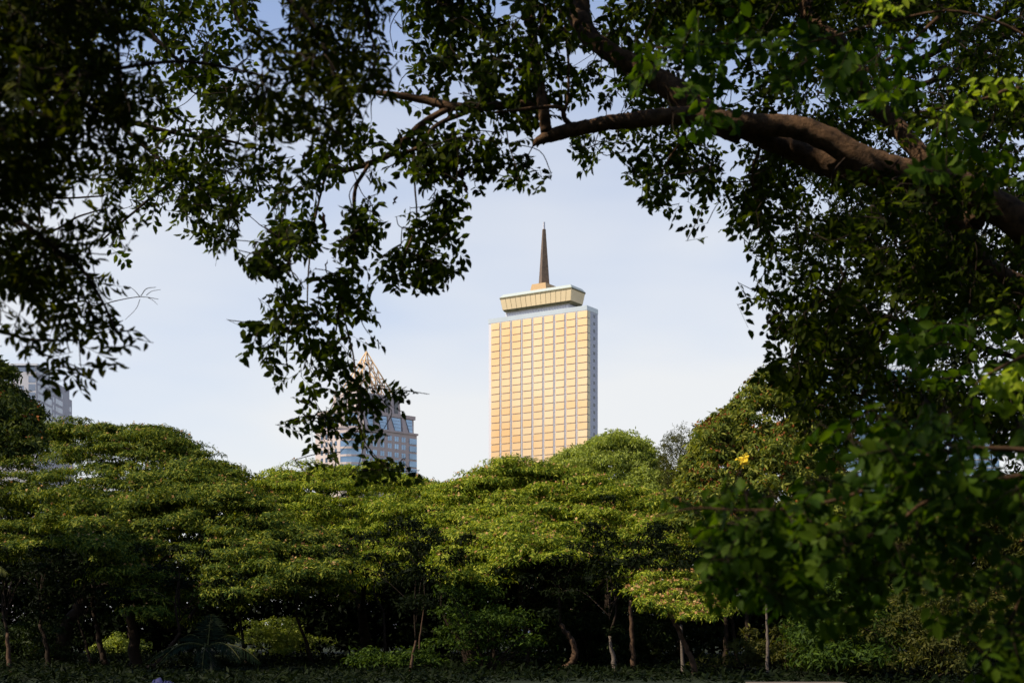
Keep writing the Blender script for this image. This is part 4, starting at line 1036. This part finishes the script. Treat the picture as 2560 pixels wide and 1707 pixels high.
leafset('foliage', np.concatenate([T, T2]), np.concatenate([A, A2]), np.concatenate([S, S2]), M['leaf_near'], root)
tw = Tubes(); inside = (sx < 2640); idx = np.arange(len(base))
i2 = np.arange(len(b2))
grow(nodes, nr, np.concatenate([base[idx], b2[i2]]), tw, r_tip=.0014)
petioles(np.concatenate([base, b2]), np.concatenate([dr, d2]), np.concatenate([L, L2]), tw, None); tw.build('twigs', M['twig'], root)
# young yellow-green sprays that catch the sun
yc = []
for (x0, y0, x1, y1, D, k) in ((2290,300,2420,262,5.5,5),(2420,225,2560,215,5.5,6),(2400,215,2390,240,5.5,1),(2440,960,2560,940,4.3,7),(2500,960,2510,1040,4.3,2),(2540,970,2545,1040,4.3,2),(2180,15,2260,5,5.5,4),(2060,150,2100,150,5.4,1),(2170,250,2210,225,5.5,2),(2470,780,2560,800,5.0,2)):
    for q in range(k):
        t = (q+.5)/k; yc.append(P(x0+(x1-x0)*t+rng.normal(0, 8), y0+(y1-y0)*t+rng.normal(0, 8), D+rng.normal(0, .05)))
yc = np.array(yc); n = len(yc); k = 7
T = np.repeat(yc, k, 0)+rng.normal(0, .022, (n*k, 3)); ld = unit(rng.normal(size=(n*k, 3))*[1, .5, .5]+[-.2, 0, -.7]); nn = unit(rng.normal(size=(n*k, 3))*.5+[-.5, -.6, .6])
sz = .050*rng.uniform(.6, 1.2, n*k)
leafset('young_leaves', T, frames(ld, nn), np.stack([sz*.55, sz, sz], -1), M['leaf_young'], root)

# ---- crowns of the two near trees closing overhead (they shade the boughs) ---------
def overhead(parent_name, x0, x1, y0, y1, z0, z1, n):
    root = bpy.data.objects[parent_name]
    x = rng.uniform(x0, x1, n); y = rng.uniform(y0, y1, n); z = rng.uniform(z0, z1, n)
    g = np.sin(x*1.3+np.sin(y*.9)*1.5)+np.sin(y*1.1+x*.4); k = g > -1.25+.4*rng.normal(size=n)
    p = np.stack([x, y, z], -1)[k]; m = len(p)
    nn = unit(rng.normal(size=(m, 3))*.5+[0, 0, 1.]); a = unit(rng.normal(size=(m, 3))*[1, 1, .3])
    s = rng.uniform(.12, .20, m); stamp('upper_crown', ROMB_V, ROMB_F, frames(a, nn), p, np.stack([s*.6, s, s], -1), M['leaf_main'], root)
overhead('near_left_tree', -13, -.5, -6, 8.5, 5.9, 8.0, 21000)
overhead('near_right_tree', -.5, 11, -6, 8.5, 5.9, 8.0, 17500)
